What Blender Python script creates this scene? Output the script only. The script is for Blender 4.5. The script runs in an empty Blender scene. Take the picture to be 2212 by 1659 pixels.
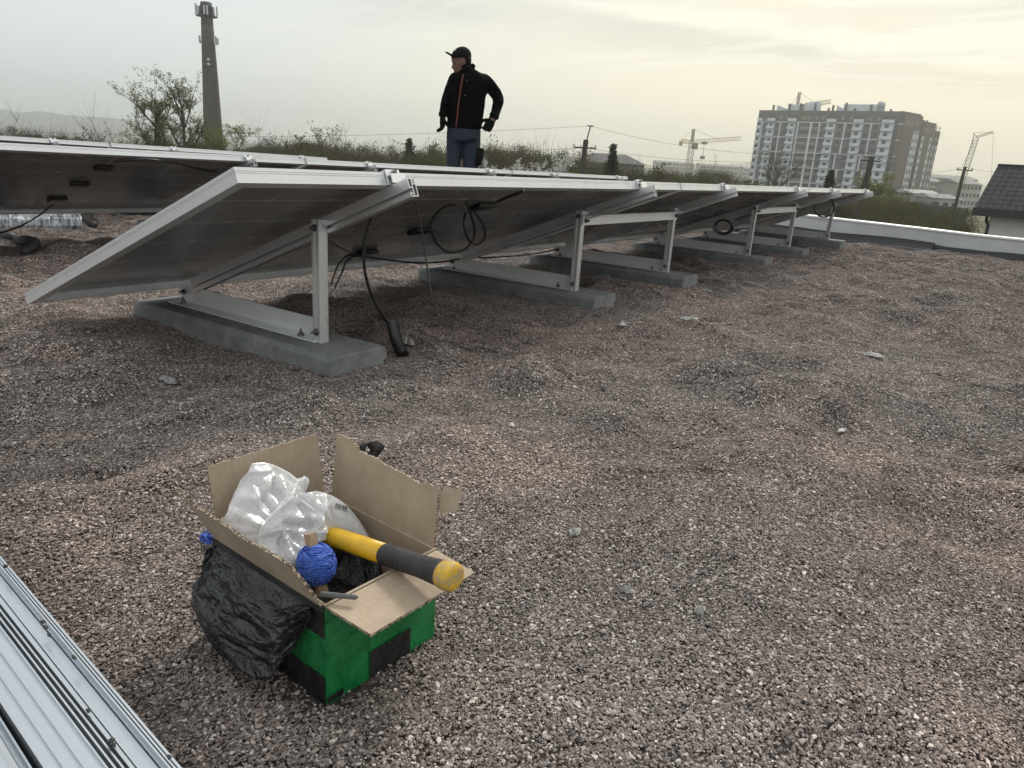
import bpy, math, random
import numpy as np
from mathutils import Vector, Matrix, Euler
R = math.radians
random.seed(7)
SC = bpy.context.scene
COL = SC.collection

# ---------------------------------------------------------------- camera
FPX, YAW, PITCH, ROLL = 1569.614, 0.5959, 0.2963, -0.0644      # focal length in units of a 2212 px wide frame
CAMZ = 0.53
_fw = np.array([math.cos(YAW) * math.cos(PITCH), math.sin(YAW) * math.cos(PITCH), -math.sin(PITCH)])
_r = np.cross(_fw, [0, 0, 1]); _r /= np.linalg.norm(_r)
_u = np.cross(_r, _fw)
_c, _s = math.cos(ROLL), math.sin(ROLL)
CR, CU = _c * _r - _s * _u, _s * _r + _c * _u
CC = np.array([0, 0, CAMZ])
cam_d = bpy.data.cameras.new('camera')
cam = bpy.data.objects.new('camera', cam_d); COL.objects.link(cam)
cam_d.sensor_width = 36; cam_d.lens = FPX / 2212 * 36
cam_d.clip_start = 0.02; cam_d.clip_end = 30000
M = Matrix.Identity(4)
for i in range(3):
    M[i][0], M[i][1], M[i][2], M[i][3] = CR[i], CU[i], -_fw[i], CC[i]
cam.matrix_world = M
SC.camera = cam

def ray(px, py):
    return _fw + CR * (px - 1106) / FPX - CU * (py - 829.5) / FPX
def P(px, py, D):
    """world point seen at (px, py) of a 2212 px wide picture, D metres away along the ground"""
    d = ray(px, py)
    return Vector(CC + d * (D / math.hypot(d[0], d[1])))
def hitz(px, py, z):
    d = ray(px, py)
    return Vector(CC + d * ((z - CAMZ) / d[2]))

# ---------------------------------------------------------------- sky, sun, exposure
SUN_EL, SUN_AZ = R(45), R(8)
sun_dir = Vector((math.cos(SUN_EL) * math.cos(SUN_AZ), math.cos(SUN_EL) * math.sin(SUN_AZ), math.sin(SUN_EL)))
sd = bpy.data.lights.new('sun', 'SUN'); sd.energy = 2.2; sd.angle = R(11); sd.color = (1, .95, .86)
so = bpy.data.objects.new('sun', sd); COL.objects.link(so)
so.rotation_euler = sun_dir.to_track_quat('Z', 'Y').to_euler()

W = bpy.data.worlds.new('World'); SC.world = W; W.use_nodes = True
nt = W.node_tree; nt.nodes.clear()
class N:
    """tiny node helper"""
    def __init__(s, tree): s.t = tree
    def n(s, typ, ins=None, **kw):
        nd = s.t.nodes.new(typ)
        for k, v in kw.items(): setattr(nd, k, v)
        for k, v in (ins or {}).items():
            sk = nd.inputs[k]
            if isinstance(v, bpy.types.NodeSocket): s.t.links.new(v, sk)
            else: sk.default_value = v
        return nd
    def math(s, op, a, b=0.0, c=0.0, clamp=False):
        return s.n('ShaderNodeMath', {0: a, 1: b, 2: c}, operation=op, use_clamp=clamp).outputs[0]
    def mix(s, f, a, b, blend='MIX'):
        nd = s.t.nodes.new('ShaderNodeMix'); nd.data_type = 'RGBA'; nd.blend_type = blend
        for i, v in ((0, f), (6, a), (7, b)):
            if isinstance(v, bpy.types.NodeSocket): s.t.links.new(v, nd.inputs[i])
            else: nd.inputs[i].default_value = (tuple(v) + (1,) if hasattr(v, '__len__') and len(v) == 3 else v)
        return nd.outputs[2]
    def ramp(s, f, stops, interp='LINEAR'):
        nd = s.n('ShaderNodeValToRGB', {0: f}); cr = nd.color_ramp; cr.interpolation = interp
        while len(cr.elements) < len(stops): cr.elements.new(0.5)
        for e, (p, c) in zip(cr.elements, stops):
            e.position = p; e.color = (c if len(c) == 4 else tuple(c) + (1,)) if hasattr(c, '__len__') else (c, c, c, 1)
        return nd.outputs[0]
    def noise(s, vec, scale, detail=4, rough=.55, dist=0.0, out=0):
        ins = {'Scale': scale, 'Detail': detail, 'Roughness': rough, 'Distortion': dist}
        if vec is not None: ins['Vector'] = vec
        return s.n('ShaderNodeTexNoise', ins).outputs[out]
    def maprange(s, v, a, b, c=0.0, d=1.0, smooth=True):
        nd = s.n('ShaderNodeMapRange', {0: v, 1: a, 2: b, 3: c, 4: d})
        nd.interpolation_type = 'SMOOTHSTEP' if smooth else 'LINEAR'
        return nd.outputs[0]
    def vscale(s, v, xyz):
        return s.n('ShaderNodeMapping', {'Vector': v, 'Scale': xyz}).outputs[0]
k = N(nt)
tc = k.n('ShaderNodeTexCoord').outputs['Generated']
sep = k.n('ShaderNodeSeparateXYZ', {0: tc}).outputs
sky = k.n('ShaderNodeTexSky', sky_type='NISHITA', sun_disc=False, sun_elevation=SUN_EL, sun_rotation=R(90) - SUN_AZ, dust_density=4.0, air_density=1.2)
# azimuth towards the sun side (0 on the far left of the view, 1 on its right)
hz = k.n('ShaderNodeVectorMath', {0: tc, 1: (math.cos(R(-12)), math.sin(R(-12)), 0)}, operation='DOT_PRODUCT').outputs['Value']
az = k.maprange(hz, .25, 1.0)
el = sep[2]
low = k.mix(az, (.84, .895, .89), (1.08, .97, .68))
high = k.mix(az, (.66, .735, .775), (.70, .685, .575))
veil = k.mix(k.maprange(el, .06, .34), low, high)
veil = k.mix(k.maprange(el, .34, .95), veil, (.82, .84, .84))
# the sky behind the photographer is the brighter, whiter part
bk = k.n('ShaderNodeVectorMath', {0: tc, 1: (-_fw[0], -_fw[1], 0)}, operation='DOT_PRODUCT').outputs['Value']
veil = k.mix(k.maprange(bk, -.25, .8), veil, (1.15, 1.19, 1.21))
# wisps: noise on the plane of a cloud layer
pl = k.n('ShaderNodeVectorMath', {0: tc, 'Scale': k.math('DIVIDE', 1.0, k.math('MAXIMUM', k.math('ADD', el, .05), .04))}, operation='SCALE').outputs[0]
wn = k.noise(k.vscale(pl, (1.0, .42, 0)), 1.15, 7, .62, .9)
w1 = k.math('MULTIPLY', k.maprange(wn, .50, .62), k.maprange(el, .05, .12))
w1 = k.math('MULTIPLY', w1, k.math('ADD', .25, k.math('MULTIPLY', az, .75)))
wn2 = k.noise(k.vscale(pl, (.5, .35, 0)), .7, 5, .55, .4)
g1 = k.math('MULTIPLY', k.maprange(wn2, .48, .66), k.maprange(el, .05, .12))
veil = k.mix(k.math('MULTIPLY', g1, .5), veil, (.56, .585, .575))
# one long bright streak of high cloud, sinking towards the sun side
azd = k.math('MULTIPLY', k.math('ARCTAN2', sep[1], sep[0]), 57.2958)
ctr = k.math('MULTIPLY_ADD', azd, .00175, .1295)
off = k.math('ADD', k.math('SUBTRACT', el, ctr), k.math('MULTIPLY', k.math('SUBTRACT', k.noise(k.vscale(tc, (5, 5, 12)), 1.0, 4, .6), .5), .045))
brk = k.maprange(k.noise(k.vscale(tc, (4, 4, 26)), 1.6, 5, .65), .40, .62)
streak = k.math('MULTIPLY', k.math('MULTIPLY', k.maprange(off, -.009, .002), k.maprange(off, .026, .0)), k.math('MULTIPLY_ADD', brk, .7, .3))
streak = k.math('MULTIPLY', streak, k.maprange(azd, 42, 26))
under = k.math('MULTIPLY', k.math('MULTIPLY', k.maprange(off, .0, -.012), k.maprange(off, -.060, -.014)), k.maprange(azd, 44, 26))
veil = k.mix(k.math('MULTIPLY', under, .4), veil, (.56, .57, .52))
veil = k.mix(k.math('MULTIPLY', w1, .55), veil, (1.05, 1.02, .88))
veil = k.mix(k.math('MULTIPLY', streak, .85), veil, (1.05, 1.02, .88))
bg1 = k.n('ShaderNodeBackground', {0: sky.outputs[0], 1: .1})
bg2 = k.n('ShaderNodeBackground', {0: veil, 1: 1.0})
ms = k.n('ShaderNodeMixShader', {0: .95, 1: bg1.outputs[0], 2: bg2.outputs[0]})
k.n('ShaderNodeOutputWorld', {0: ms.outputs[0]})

vs = SC.view_settings
vs.view_transform = 'Standard'; vs.look = 'None'; vs.gamma = 1; vs.use_curve_mapping = False
vs.exposure = 0.12
cy = SC.cycles
cy.use_denoising = True; cy.max_bounces = 6; cy.diffuse_bounces = 3; cy.glossy_bounces = 3; cy.transparent_max_bounces = 16
cy.transmission_bounces = 4; cy.volume_bounces = 1; cy.caustics_reflective = False; cy.caustics_refractive = False
cy.sample_clamp_indirect = 4

# ---------------------------------------------------------------- materials
MATS = {}
def mat(name, fn):
    m = bpy.data.materials.new(name); m.use_nodes = True
    t = m.node_tree; t.nodes.clear()
    h = N(t); out = t.nodes.new('ShaderNodeOutputMaterial')
    h.obj = lambda: h.n('ShaderNodeTexCoord').outputs['Object']
    sh = fn(h)
    t.links.new(sh, out.inputs['Surface'])
    MATS[name] = m
    return m
def pbsdf(h, col, rough=.6, metal=0.0, bump=None, bstr=.3, bdist=.002, **kw):
    ins = {'Base Color': col if not (hasattr(col, '__len__') and len(col) == 3) else tuple(col) + (1,), 'Roughness': rough, 'Metallic': metal}
    for a, b in kw.items(): ins[a.replace('_', ' ')] = b
    if bump is not None:
        ins['Normal'] = h.n('ShaderNodeBump', {'Height': bump, 'Strength': bstr, 'Distance': bdist}).outputs[0]
    return h.n('ShaderNodeBsdfPrincipled', ins).outputs[0]
def simple(name, col, rough=.6, metal=0.0, var=.25, scale=8.0, bump=0.0, stretch=(1, 1, 1), **kw):
    def f(h):
        v = h.vscale(h.obj(), stretch)
        n1 = h.noise(v, scale, 5)
        n2 = h.noise(v, scale * 9, 3)
        f1 = h.math('ADD', h.math('MULTIPLY', n1, .7), h.math('MULTIPLY', n2, .3))
        lo = tuple(c * (1 - var) for c in col); hi = tuple(min(1, c * (1 + var)) for c in col)
        c = h.ramp(f1, [(.3, lo), (.7, hi)])
        rr = h.maprange(n1, .3, .7, max(0, rough - .08), min(1, rough + .08))
        return pbsdf(h, c, rr, metal, bump=n2 if bump else None, bstr=bump, bdist=.003, **kw)
    return mat(name, f)

# ---------------------------------------------------------------- mesh helpers
class MB:
    def __init__(s): s.v = []; s.f = []; s.mi = []; s.cur = 0
    def add(s, verts, faces):
        o = len(s.v); s.v.extend([tuple(p) for p in verts]); s.f.extend([tuple(i + o for i in f) for f in faces]); s.mi.extend([s.cur] * len(faces)); return s
    def box(s, a, b, X=None):
        (x0, y0, z0), (x1, y1, z1) = a, b
        v = [(x, y, z) for z in (z0, z1) for y in (y0, y1) for x in (x0, x1)]
        if X is not None: v = [X @ Vector(p) for p in v]
        return s.add(v, [(0, 2, 3, 1), (4, 5, 7, 6), (0, 1, 5, 4), (2, 6, 7, 3), (0, 4, 6, 2), (1, 3, 7, 5)])
    def bar(s, p, q, w, h=None, up=(0, 0, 1)):
        """box beam from p to q, w across, h along up"""
        p, q = Vector(p), Vector(q); d = (q - p); L = d.length; d.normalize()
        h = w if h is None else h
        u = Vector(up)
        if abs(d.dot(u)) > .98: u = Vector((1, 0, 0))
        x = d.cross(u).normalized(); u = x.cross(d)
        v = [p + d * t + x * a + u * b for t in (0, L) for (a, b) in ((-w / 2, -h / 2), (w / 2, -h / 2), (w / 2, h / 2), (-w / 2, h / 2))]
        return s.add(v, [(0, 3, 2, 1), (4, 5, 6, 7), (0, 1, 5, 4), (1, 2, 6, 5), (2, 3, 7, 6), (3, 0, 4, 7)])
    def prism(s, poly, h, X):
        """polygon in local xy, extruded 0..h along local z, then X"""
        n = len(poly)
        v = [X @ Vector((x, y, 0)) for x, y in poly] + [X @ Vector((x, y, h)) for x, y in poly]
        f = [tuple(range(n - 1, -1, -1)), tuple(range(n, 2 * n))]
        f += [(i, (i + 1) % n, n + (i + 1) % n, n + i) for i in range(n)]
        return s.add(v, f)
    def tube(s, pts, r, n=8, caps=True):
        pts = [Vector(p) for p in pts]; m = len(pts)
        rs = r if hasattr(r, '__len__') else [r] * m
        t0 = (pts[1] - pts[0]).normalized()
        u = t0.orthogonal().normalized(); V = []
        for i in range(m):
            t = (pts[min(i + 1, m - 1)] - pts[max(i - 1, 0)])
            t = t.normalized() if t.length > 1e-9 else t0
            u = (u - t * u.dot(t))
            u = u.normalized() if u.length > 1e-6 else t.orthogonal().normalized()
            w = t.cross(u)
            for j in range(n):
                a = 2 * math.pi * j / n
                V.append(pts[i] + (u * math.cos(a) + w * math.sin(a)) * rs[i])
        F = [(i * n + j, i * n + (j + 1) % n, (i + 1) * n + (j + 1) % n, (i + 1) * n + j) for i in range(m - 1) for j in range(n)]
        if caps: F += [tuple(range(n - 1, -1, -1)), tuple((m - 1) * n + j for j in range(n))]
        return s.add(V, F)
    def loft(s, rings, caps=True):
        n = len(rings[0]); V = [p for r in rings for p in r]; m = len(rings)
        F = [(i * n + j, i * n + (j + 1) % n, (i + 1) * n + (j + 1) % n, (i + 1) * n + j) for i in range(m - 1) for j in range(n)]
        if caps: F += [tuple(range(n - 1, -1, -1)), tuple((m - 1) * n + j for j in range(n))]
        return s.add(V, F)
    def blob(s, c, r, n=10, m=6, jit=0.0, rnd=random):
        c = Vector(c); r = Vector(r) if hasattr(r, '__len__') else Vector((r, r, r))
        rings = []
        for i in range(m + 1):
            ph = math.pi * (i + .12) / (m + .24) - math.pi / 2
            rings.append([c + Vector((r.x * math.cos(ph) * math.cos(2 * math.pi * j / n), r.y * math.cos(ph) * math.sin(2 * math.pi * j / n), r.z * math.sin(ph))) * (1 + rnd.uniform(-jit, jit)) for j in range(n)])
        return s.loft(rings)
    def grid(s, nu, nv, fn, thick=0.0):
        V = [fn(i / (nu - 1), j / (nv - 1)) for j in range(nv) for i in range(nu)]
        F = [(j * nu + i, j * nu + i + 1, (j + 1) * nu + i + 1, (j + 1) * nu + i) for j in range(nv - 1) for i in range(nu - 1)]
        return s.add(V, F)
    def build(s, name, m, parent=None, smooth=False, bevel=0.0, sub=0, loc=None, solid=0.0, remesh=0.0, autos=None):
        me = bpy.data.meshes.new(name)
        me.from_pydata(s.v, [], s.f)
        ms = m if isinstance(m, (list, tuple)) else [m]
        for x in ms: me.materials.append(MATS[x])
        if len(ms) > 1: me.polygons.foreach_set('material_index', s.mi)
        me.validate(); me.update()
        if smooth: me.polygons.foreach_set('use_smooth', [True] * len(me.polygons))
        o = bpy.data.objects.new(name, me); COL.objects.link(o)
        if parent is not None: o.parent = parent
        if loc is not None: o.location = loc
        if remesh:
            md = o.modifiers.new('r', 'REMESH'); md.mode = 'VOXEL'; md.voxel_size = remesh; md.use_smooth_shade = True
            md = o.modifiers.new('sm', 'SMOOTH'); md.iterations = 4; md.factor = .5
        if solid:
            md = o.modifiers.new('s', 'SOLIDIFY'); md.thickness = solid; md.offset = 0
        if bevel:
            md = o.modifiers.new('b', 'BEVEL'); md.width = bevel; md.segments = 2; md.limit_method = 'ANGLE'; md.angle_limit = R(40)
        if sub:
            md = o.modifiers.new('ss', 'SUBSURF'); md.levels = sub; md.render_levels = sub
        return o
def tag(o, label=None, cat=None, group=None, kind=None):
    if label: o['label'] = label
    if cat: o['category'] = cat
    if group: o['group'] = group
    if kind: o['kind'] = kind
    return o
def thing(name, label, cat, loc=(0, 0, 0), rot=(0, 0, 0), group=None):
    o = bpy.data.objects.new(name, None); COL.objects.link(o); o.empty_display_size = .05
    o.location = loc; o.rotation_euler = rot
    return tag(o, label, cat, group)
def copy_tree(o, parent=None):
    c = o.copy(); COL.objects.link(c)
    if parent is not None:
        c.parent = parent
    for ch in o.children: copy_tree(ch, c)
    return c
def spline(pts, n=12):
    """Catmull-Rom through pts"""
    p = [Vector(q) for q in pts]; p = [p[0] * 2 - p[1]] + p + [p[-1] * 2 - p[-2]]
    out = []
    for i in range(1, len(p) - 2):
        a, b, c, d = p[i - 1:i + 3]
        for j in range(n):
            t = j / n
            out.append(.5 * (2 * b + (c - a) * t + (2 * a - 5 * b + 4 * c - d) * t * t + (3 * b - a - 3 * c + d) * t ** 3))
    return out + [p[-2]]

# smooth value noise, numpy
def vnoise(x, y, seed=0):
    x = np.asarray(x, float); y = np.asarray(y, float)
    xi, yi = np.floor(x).astype(np.int64), np.floor(y).astype(np.int64)
    xf, yf = x - xi, y - yi
    def h(a, b):
        n = (a * 374761393 + b * 668265263 + seed * 974634777) & 0x7fffffff
        n = ((n ^ (n >> 13)) * 1274126177) & 0x7fffffff
        return ((n ^ (n >> 16)) & 0xffff) / 65535.0
    u, v = xf * xf * (3 - 2 * xf), yf * yf * (3 - 2 * yf)
    return (h(xi, yi) * (1 - u) + h(xi + 1, yi) * u) * (1 - v) + (h(xi, yi + 1) * (1 - u) + h(xi + 1, yi + 1) * u) * v
def sstep(a, b, x):
    t = np.clip((x - a) / (b - a), 0, 1); return t * t * (3 - 2 * t)
# ================================================================ materials
def m_gravel(h, gap=False):
    ri = h.n('ShaderNodeNewGeometry').outputs['Random Per Island']
    oi = h.n('ShaderNodeObjectInfo').outputs['Random']
    v = h.math('FRACT', h.math('ADD', ri, h.math('MULTIPLY', oi, 7.31)))
    c = h.ramp(v, [(0, (.075, .066, .062)), (.16, (.160, .136, .124)), (.34, (.260, .220, .198)), (.50, (.190, .160, .147)), (.64, (.335, .288, .262)), (.76, (.165, .153, .148)), (.88, (.43, .38, .35)), (.97, (.58, .54, .51))])
    wp = h.n('ShaderNodeNewGeometry').outputs['Position']
    big = h.noise(wp, 1.1, 3)
    # patches of pinker and greyer chippings
    c = h.mix(h.maprange(big, .35, .65, 0, .55), c, h.mix(1.0, c, (1.12, .975, .90), 'MULTIPLY'))
    d1 = h.noise(wp, 2.2, 4, .6); d2 = h.noise(h.vscale(wp, (1, 1.6, 1)), 5.5, 3, .55)
    c = h.mix(1.0, c, h.ramp(h.math('ADD', h.math('MULTIPLY', d1, .6), h.math('MULTIPLY', d2, .4)), [(.36, (.86, .85, .85)), (.5, (1.0, 1.0, 1.0)), (.64, (1.28, 1.26, 1.24))]), 'MULTIPLY')
    n = h.noise(wp, 900, 2)
    c = h.mix(.5, c, h.mix(1.0, c, h.ramp(n, [(.3, .55), (.7, 1.35)]), 'MULTIPLY'))
    return pbsdf(h, c, .85, 0, bump=n, bstr=.4, bdist=.0006, **{'Specular IOR Level': .25})
mat('gravel', m_gravel)
def m_roofbase(h):
    wp = h.n('ShaderNodeNewGeometry').outputs['Position']
    vo = h.n('ShaderNodeTexVoronoi', {'Vector': wp, 'Scale': 150.0})
    c = h.ramp(h.n('ShaderNodeSeparateColor', {0: vo.outputs['Color']}).outputs[0], [(0, (.03, .025, .022)), (.4, (.06, .048, .042)), (.8, (.10, .082, .07)), (1, (.16, .14, .125))])
    return pbsdf(h, c, .9, 0, bump=vo.outputs['Distance'], bstr=-.8, bdist=.004)
mat('roof_gravel_base', m_roofbase)

def m_alu(h, base=(.80, .81, .82), rough=.36, streak=(1, 1, 1), dirt=.12, metal=.9):
    v = h.vscale(h.obj(), streak)
    n = h.noise(v, 60, 3); d = h.noise(h.obj(), 9, 6, .65)
    c = h.mix(h.math('MULTIPLY', h.maprange(d, .5, .75), dirt), base, (.28, .27, .25))
    r = h.math('ADD', rough, h.math('MULTIPLY', h.math('SUBTRACT', n, .5), .22))
    r = h.math('ADD', r, h.math('MULTIPLY', h.maprange(d, .5, .75), .15))
    return pbsdf(h, c, r, metal)
mat('alu_frame', lambda h: m_alu(h, (.70, .71, .715), .42, (.02, 1, 1), .2, .5))
mat('alu_rail', lambda h: m_alu(h, (.74, .75, .76), .32, (1, .02, 1), .22, .7))
mat('alu_post', lambda h: m_alu(h, (.80, .81, .82), .30, (1, 1, .02), .22, .65))
mat('alu_bright', lambda h: m_alu(h, (.86, .87, .88), .36, (1, .02, 1), .08, .45))
mat('alu_stock', lambda h: m_alu(h, (.60, .63, .665), .30, (1, .01, 1), .06, .85))
simple('steel_bolt', (.18, .18, .18), .4, .9)
simple('black_rubber', (.012, .012, .013), .45, 0, .3, 40)
simple('black_plastic', (.015, .015, .016), .38, 0, .3, 30)
simple('grey_cable', (.10, .10, .10), .5)

def m_panelback(h):
    o = h.n('ShaderNodeSeparateXYZ', {0: h.obj()}).outputs
    def lines(c, off, pitch, w):      # 1 on the line
        fr = h.math('FRACT', h.math('DIVIDE', h.math('SUBTRACT', c, off), pitch))
        dd = h.math('MULTIPLY', h.math('MINIMUM', fr, h.math('SUBTRACT', 1.0, fr)), pitch)
        return dd, h.maprange(dd, w, w * 1.7, 1, 0)
    px, py = .1685, .1675
    dx, lx = lines(o[0], .036, px, .0011)
    dx2, lx2 = lines(o[0], .036, px / 2, .0006)
    dy, ly = lines(o[1], .0165, py, .0019)
    dia = h.maprange(h.math('ADD', dx, dy), .010, .014, 1, 0)
    cut = h.maprange(h.math('ABSOLUTE', h.math('SUBTRACT', o[0], 1.047)), .006, .008, 1, 0)
    ln = h.math('MAXIMUM', h.math('MULTIPLY', ly, .8), h.math('MAXIMUM', h.math('MULTIPLY', lx, .25), h.math('MULTIPLY', lx2, .06)))
    ln = h.math('MAXIMUM', h.math('MULTIPLY', dia, .8), h.math('MAXIMUM', ln, h.math('MULTIPLY', cut, .3)))
    n = h.noise(h.obj(), 5, 5, .6)
    cell = h.mix(h.maprange(n, .35, .7), (.245, .242, .236), (.27, .264, .257))
    c = h.mix(ln, cell, (.72, .72, .7))
    r = h.maprange(n, .3, .75, .22, .30)
    return pbsdf(h, c, r, 0, **{'IOR': 1.5})
mat('panel_back_glass', m_panelback)
mat('panel_front_glass', lambda h: pbsdf(h, (.012, .016, .03), .08))

def m_concrete(h):
    o = h.obj()
    n = h.noise(o, 14, 7, .7); f = h.noise(o, 160, 3, .5)
    pit = h.n('ShaderNodeTexVoronoi', {'Vector': o, 'Scale': 90.0}).outputs['Distance']
    c = h.ramp(n, [(.28, (.12, .125, .126)), (.5, (.19, .196, .195)), (.72, (.275, .28, .276))])
    c = h.mix(.2, c, h.ramp(f, [(.35, (.07, .075, .075)), (.65, (.27, .28, .28))]))
    c = h.mix(h.maprange(n, .6, .8, 0, .5), c, (.33, .33, .31))
    b = h.math('ADD', h.math('MULTIPLY', n, .6), h.math('ADD', h.math('MULTIPLY', f, .5), h.maprange(pit, 0, .18, -.5, 0)))
    return pbsdf(h, c, .85, 0, bump=b, bstr=.6, bdist=.004)
mat('concrete', m_concrete)

def m_membrane(h):       # pale coated parapet with run-off streaks
    o = h.obj()
    st = h.noise(h.vscale(o, (1, 9, .5)), 3, 5, .65)
    n = h.noise(o, 3, 5)
    c = h.ramp(n, [(.3, (.40, .41, .42)), (.7, (.50, .51, .52))])
    c = h.mix(h.maprange(st, .56, .74, 0, .45), c, (.17, .175, .18))
    return pbsdf(h, c, .55, 0, bump=n, bstr=.15, bdist=.01)
mat('parapet_coating', m_membrane)
simple('white_coping', (.68, .68, .66), .45, 0, .12, 3)
simple('bitumen', (.022, .022, .023), .6, 0, .4, 6, .4)
simple('grey_felt', (.085, .088, .09), .7, 0, .35, 5, .3)
simple('felt_scrap', (.29, .285, .275), .55, 0, .4, 25, .5)
simple('pale_stone', (.42, .36, .27), .8, 0, .3, 20, .4)
simple('white_scrap', (.6, .6, .57), .6, 0, .2, 20)

# ================================================================ roof surface
def roof_h(x, y):
    x = np.asarray(x, float); y = np.asarray(y, float)
    # footprints and raked ripples
    a = ((vnoise(x * 2.3 + 3, y * 2.9 + 9, 1) - .5) * .036 + (vnoise(x * 5.2, y * 6.0, 2) - .5) * .060 + (vnoise(x * 9.5, y * 10.5, 6) - .5) * .028) + (vnoise(x * 1.1, y * 1.1, 3) - .5) * .018 + (vnoise(x * 16, y * 16, 4) - .5) * .006
    # bedded level round the box, the slabs, the profiles
    flat = np.ones_like(a)
    def fl(x0, x1, y0, y1, m):
        dx = np.maximum(np.maximum(x0 - x, x - x1), 0); dy = np.maximum(np.maximum(y0 - y, y - y1), 0)
        return sstep(0.0, m, np.hypot(dx, dy))
    flat = np.minimum(flat, .12 + .88 * fl(.36, .60, .38, .70, .35))
    for sx in SLAB_X: flat = np.minimum(flat, .25 + .75 * fl(sx - .12, sx + .10, 1.30, 2.25, .22))
    near = sstep(.9, 1.7, np.hypot(x, y))
    a = a * flat * (.65 + .5 * near)
    # small hollow beside the conduit, mound in front
    a = a - .03 * np.exp(-(((x - 1.72) / .22) ** 2 + ((y - 1.42) / .10) ** 2)) + .018 * np.exp(-(((x - 1.50) / .2) ** 2 + ((y - 1.22) / .07) ** 2))
    a = a * (1 - .55 * sstep(6.8, 8.2, x))
    slope = -.045 * sstep(2.1, 3.6, y) - .05 * sstep(3.6, 5.2, y) - .055 * sstep(5.6, 8.1, x)
    return a + slope
SLAB_X = [1.235, 2.53, 3.42, 4.71, 5.64, 6.90]
def build_roof():
    xs = np.concatenate([np.arange(-4, 0, .16), np.arange(0, 8.62, .045)]); ys = np.concatenate([np.arange(-6, -2.4, .16), np.arange(-2.4, 6, .045), np.arange(6, 13.0, .16)])
    X, Y = np.meshgrid(xs, ys); Z = roof_h(X, Y) - .004
    nx, ny = len(xs), len(ys)
    me = bpy.data.meshes.new('flat_roof')
    idx = np.arange(nx * ny).reshape(ny, nx)
    F = np.stack([idx[:-1, :-1], idx[:-1, 1:], idx[1:, 1:], idx[1:, :-1]], -1).reshape(-1, 4)
    me.vertices.add(nx * ny); me.vertices.foreach_set('co', np.stack([X, Y, Z], -1).ravel())
    me.loops.add(F.size); me.loops.foreach_set('vertex_index', F.ravel())
    me.polygons.add(len(F)); me.polygons.foreach_set('loop_start', np.arange(0, F.size, 4)); me.polygons.foreach_set('use_smooth', np.ones(len(F), bool))
    me.update(calc_edges=True); me.materials.append(MATS['roof_gravel_base'])
    o = bpy.data.objects.new('ground', me); COL.objects.link(o)
    tag(o, kind='structure')
build_roof()

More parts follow.
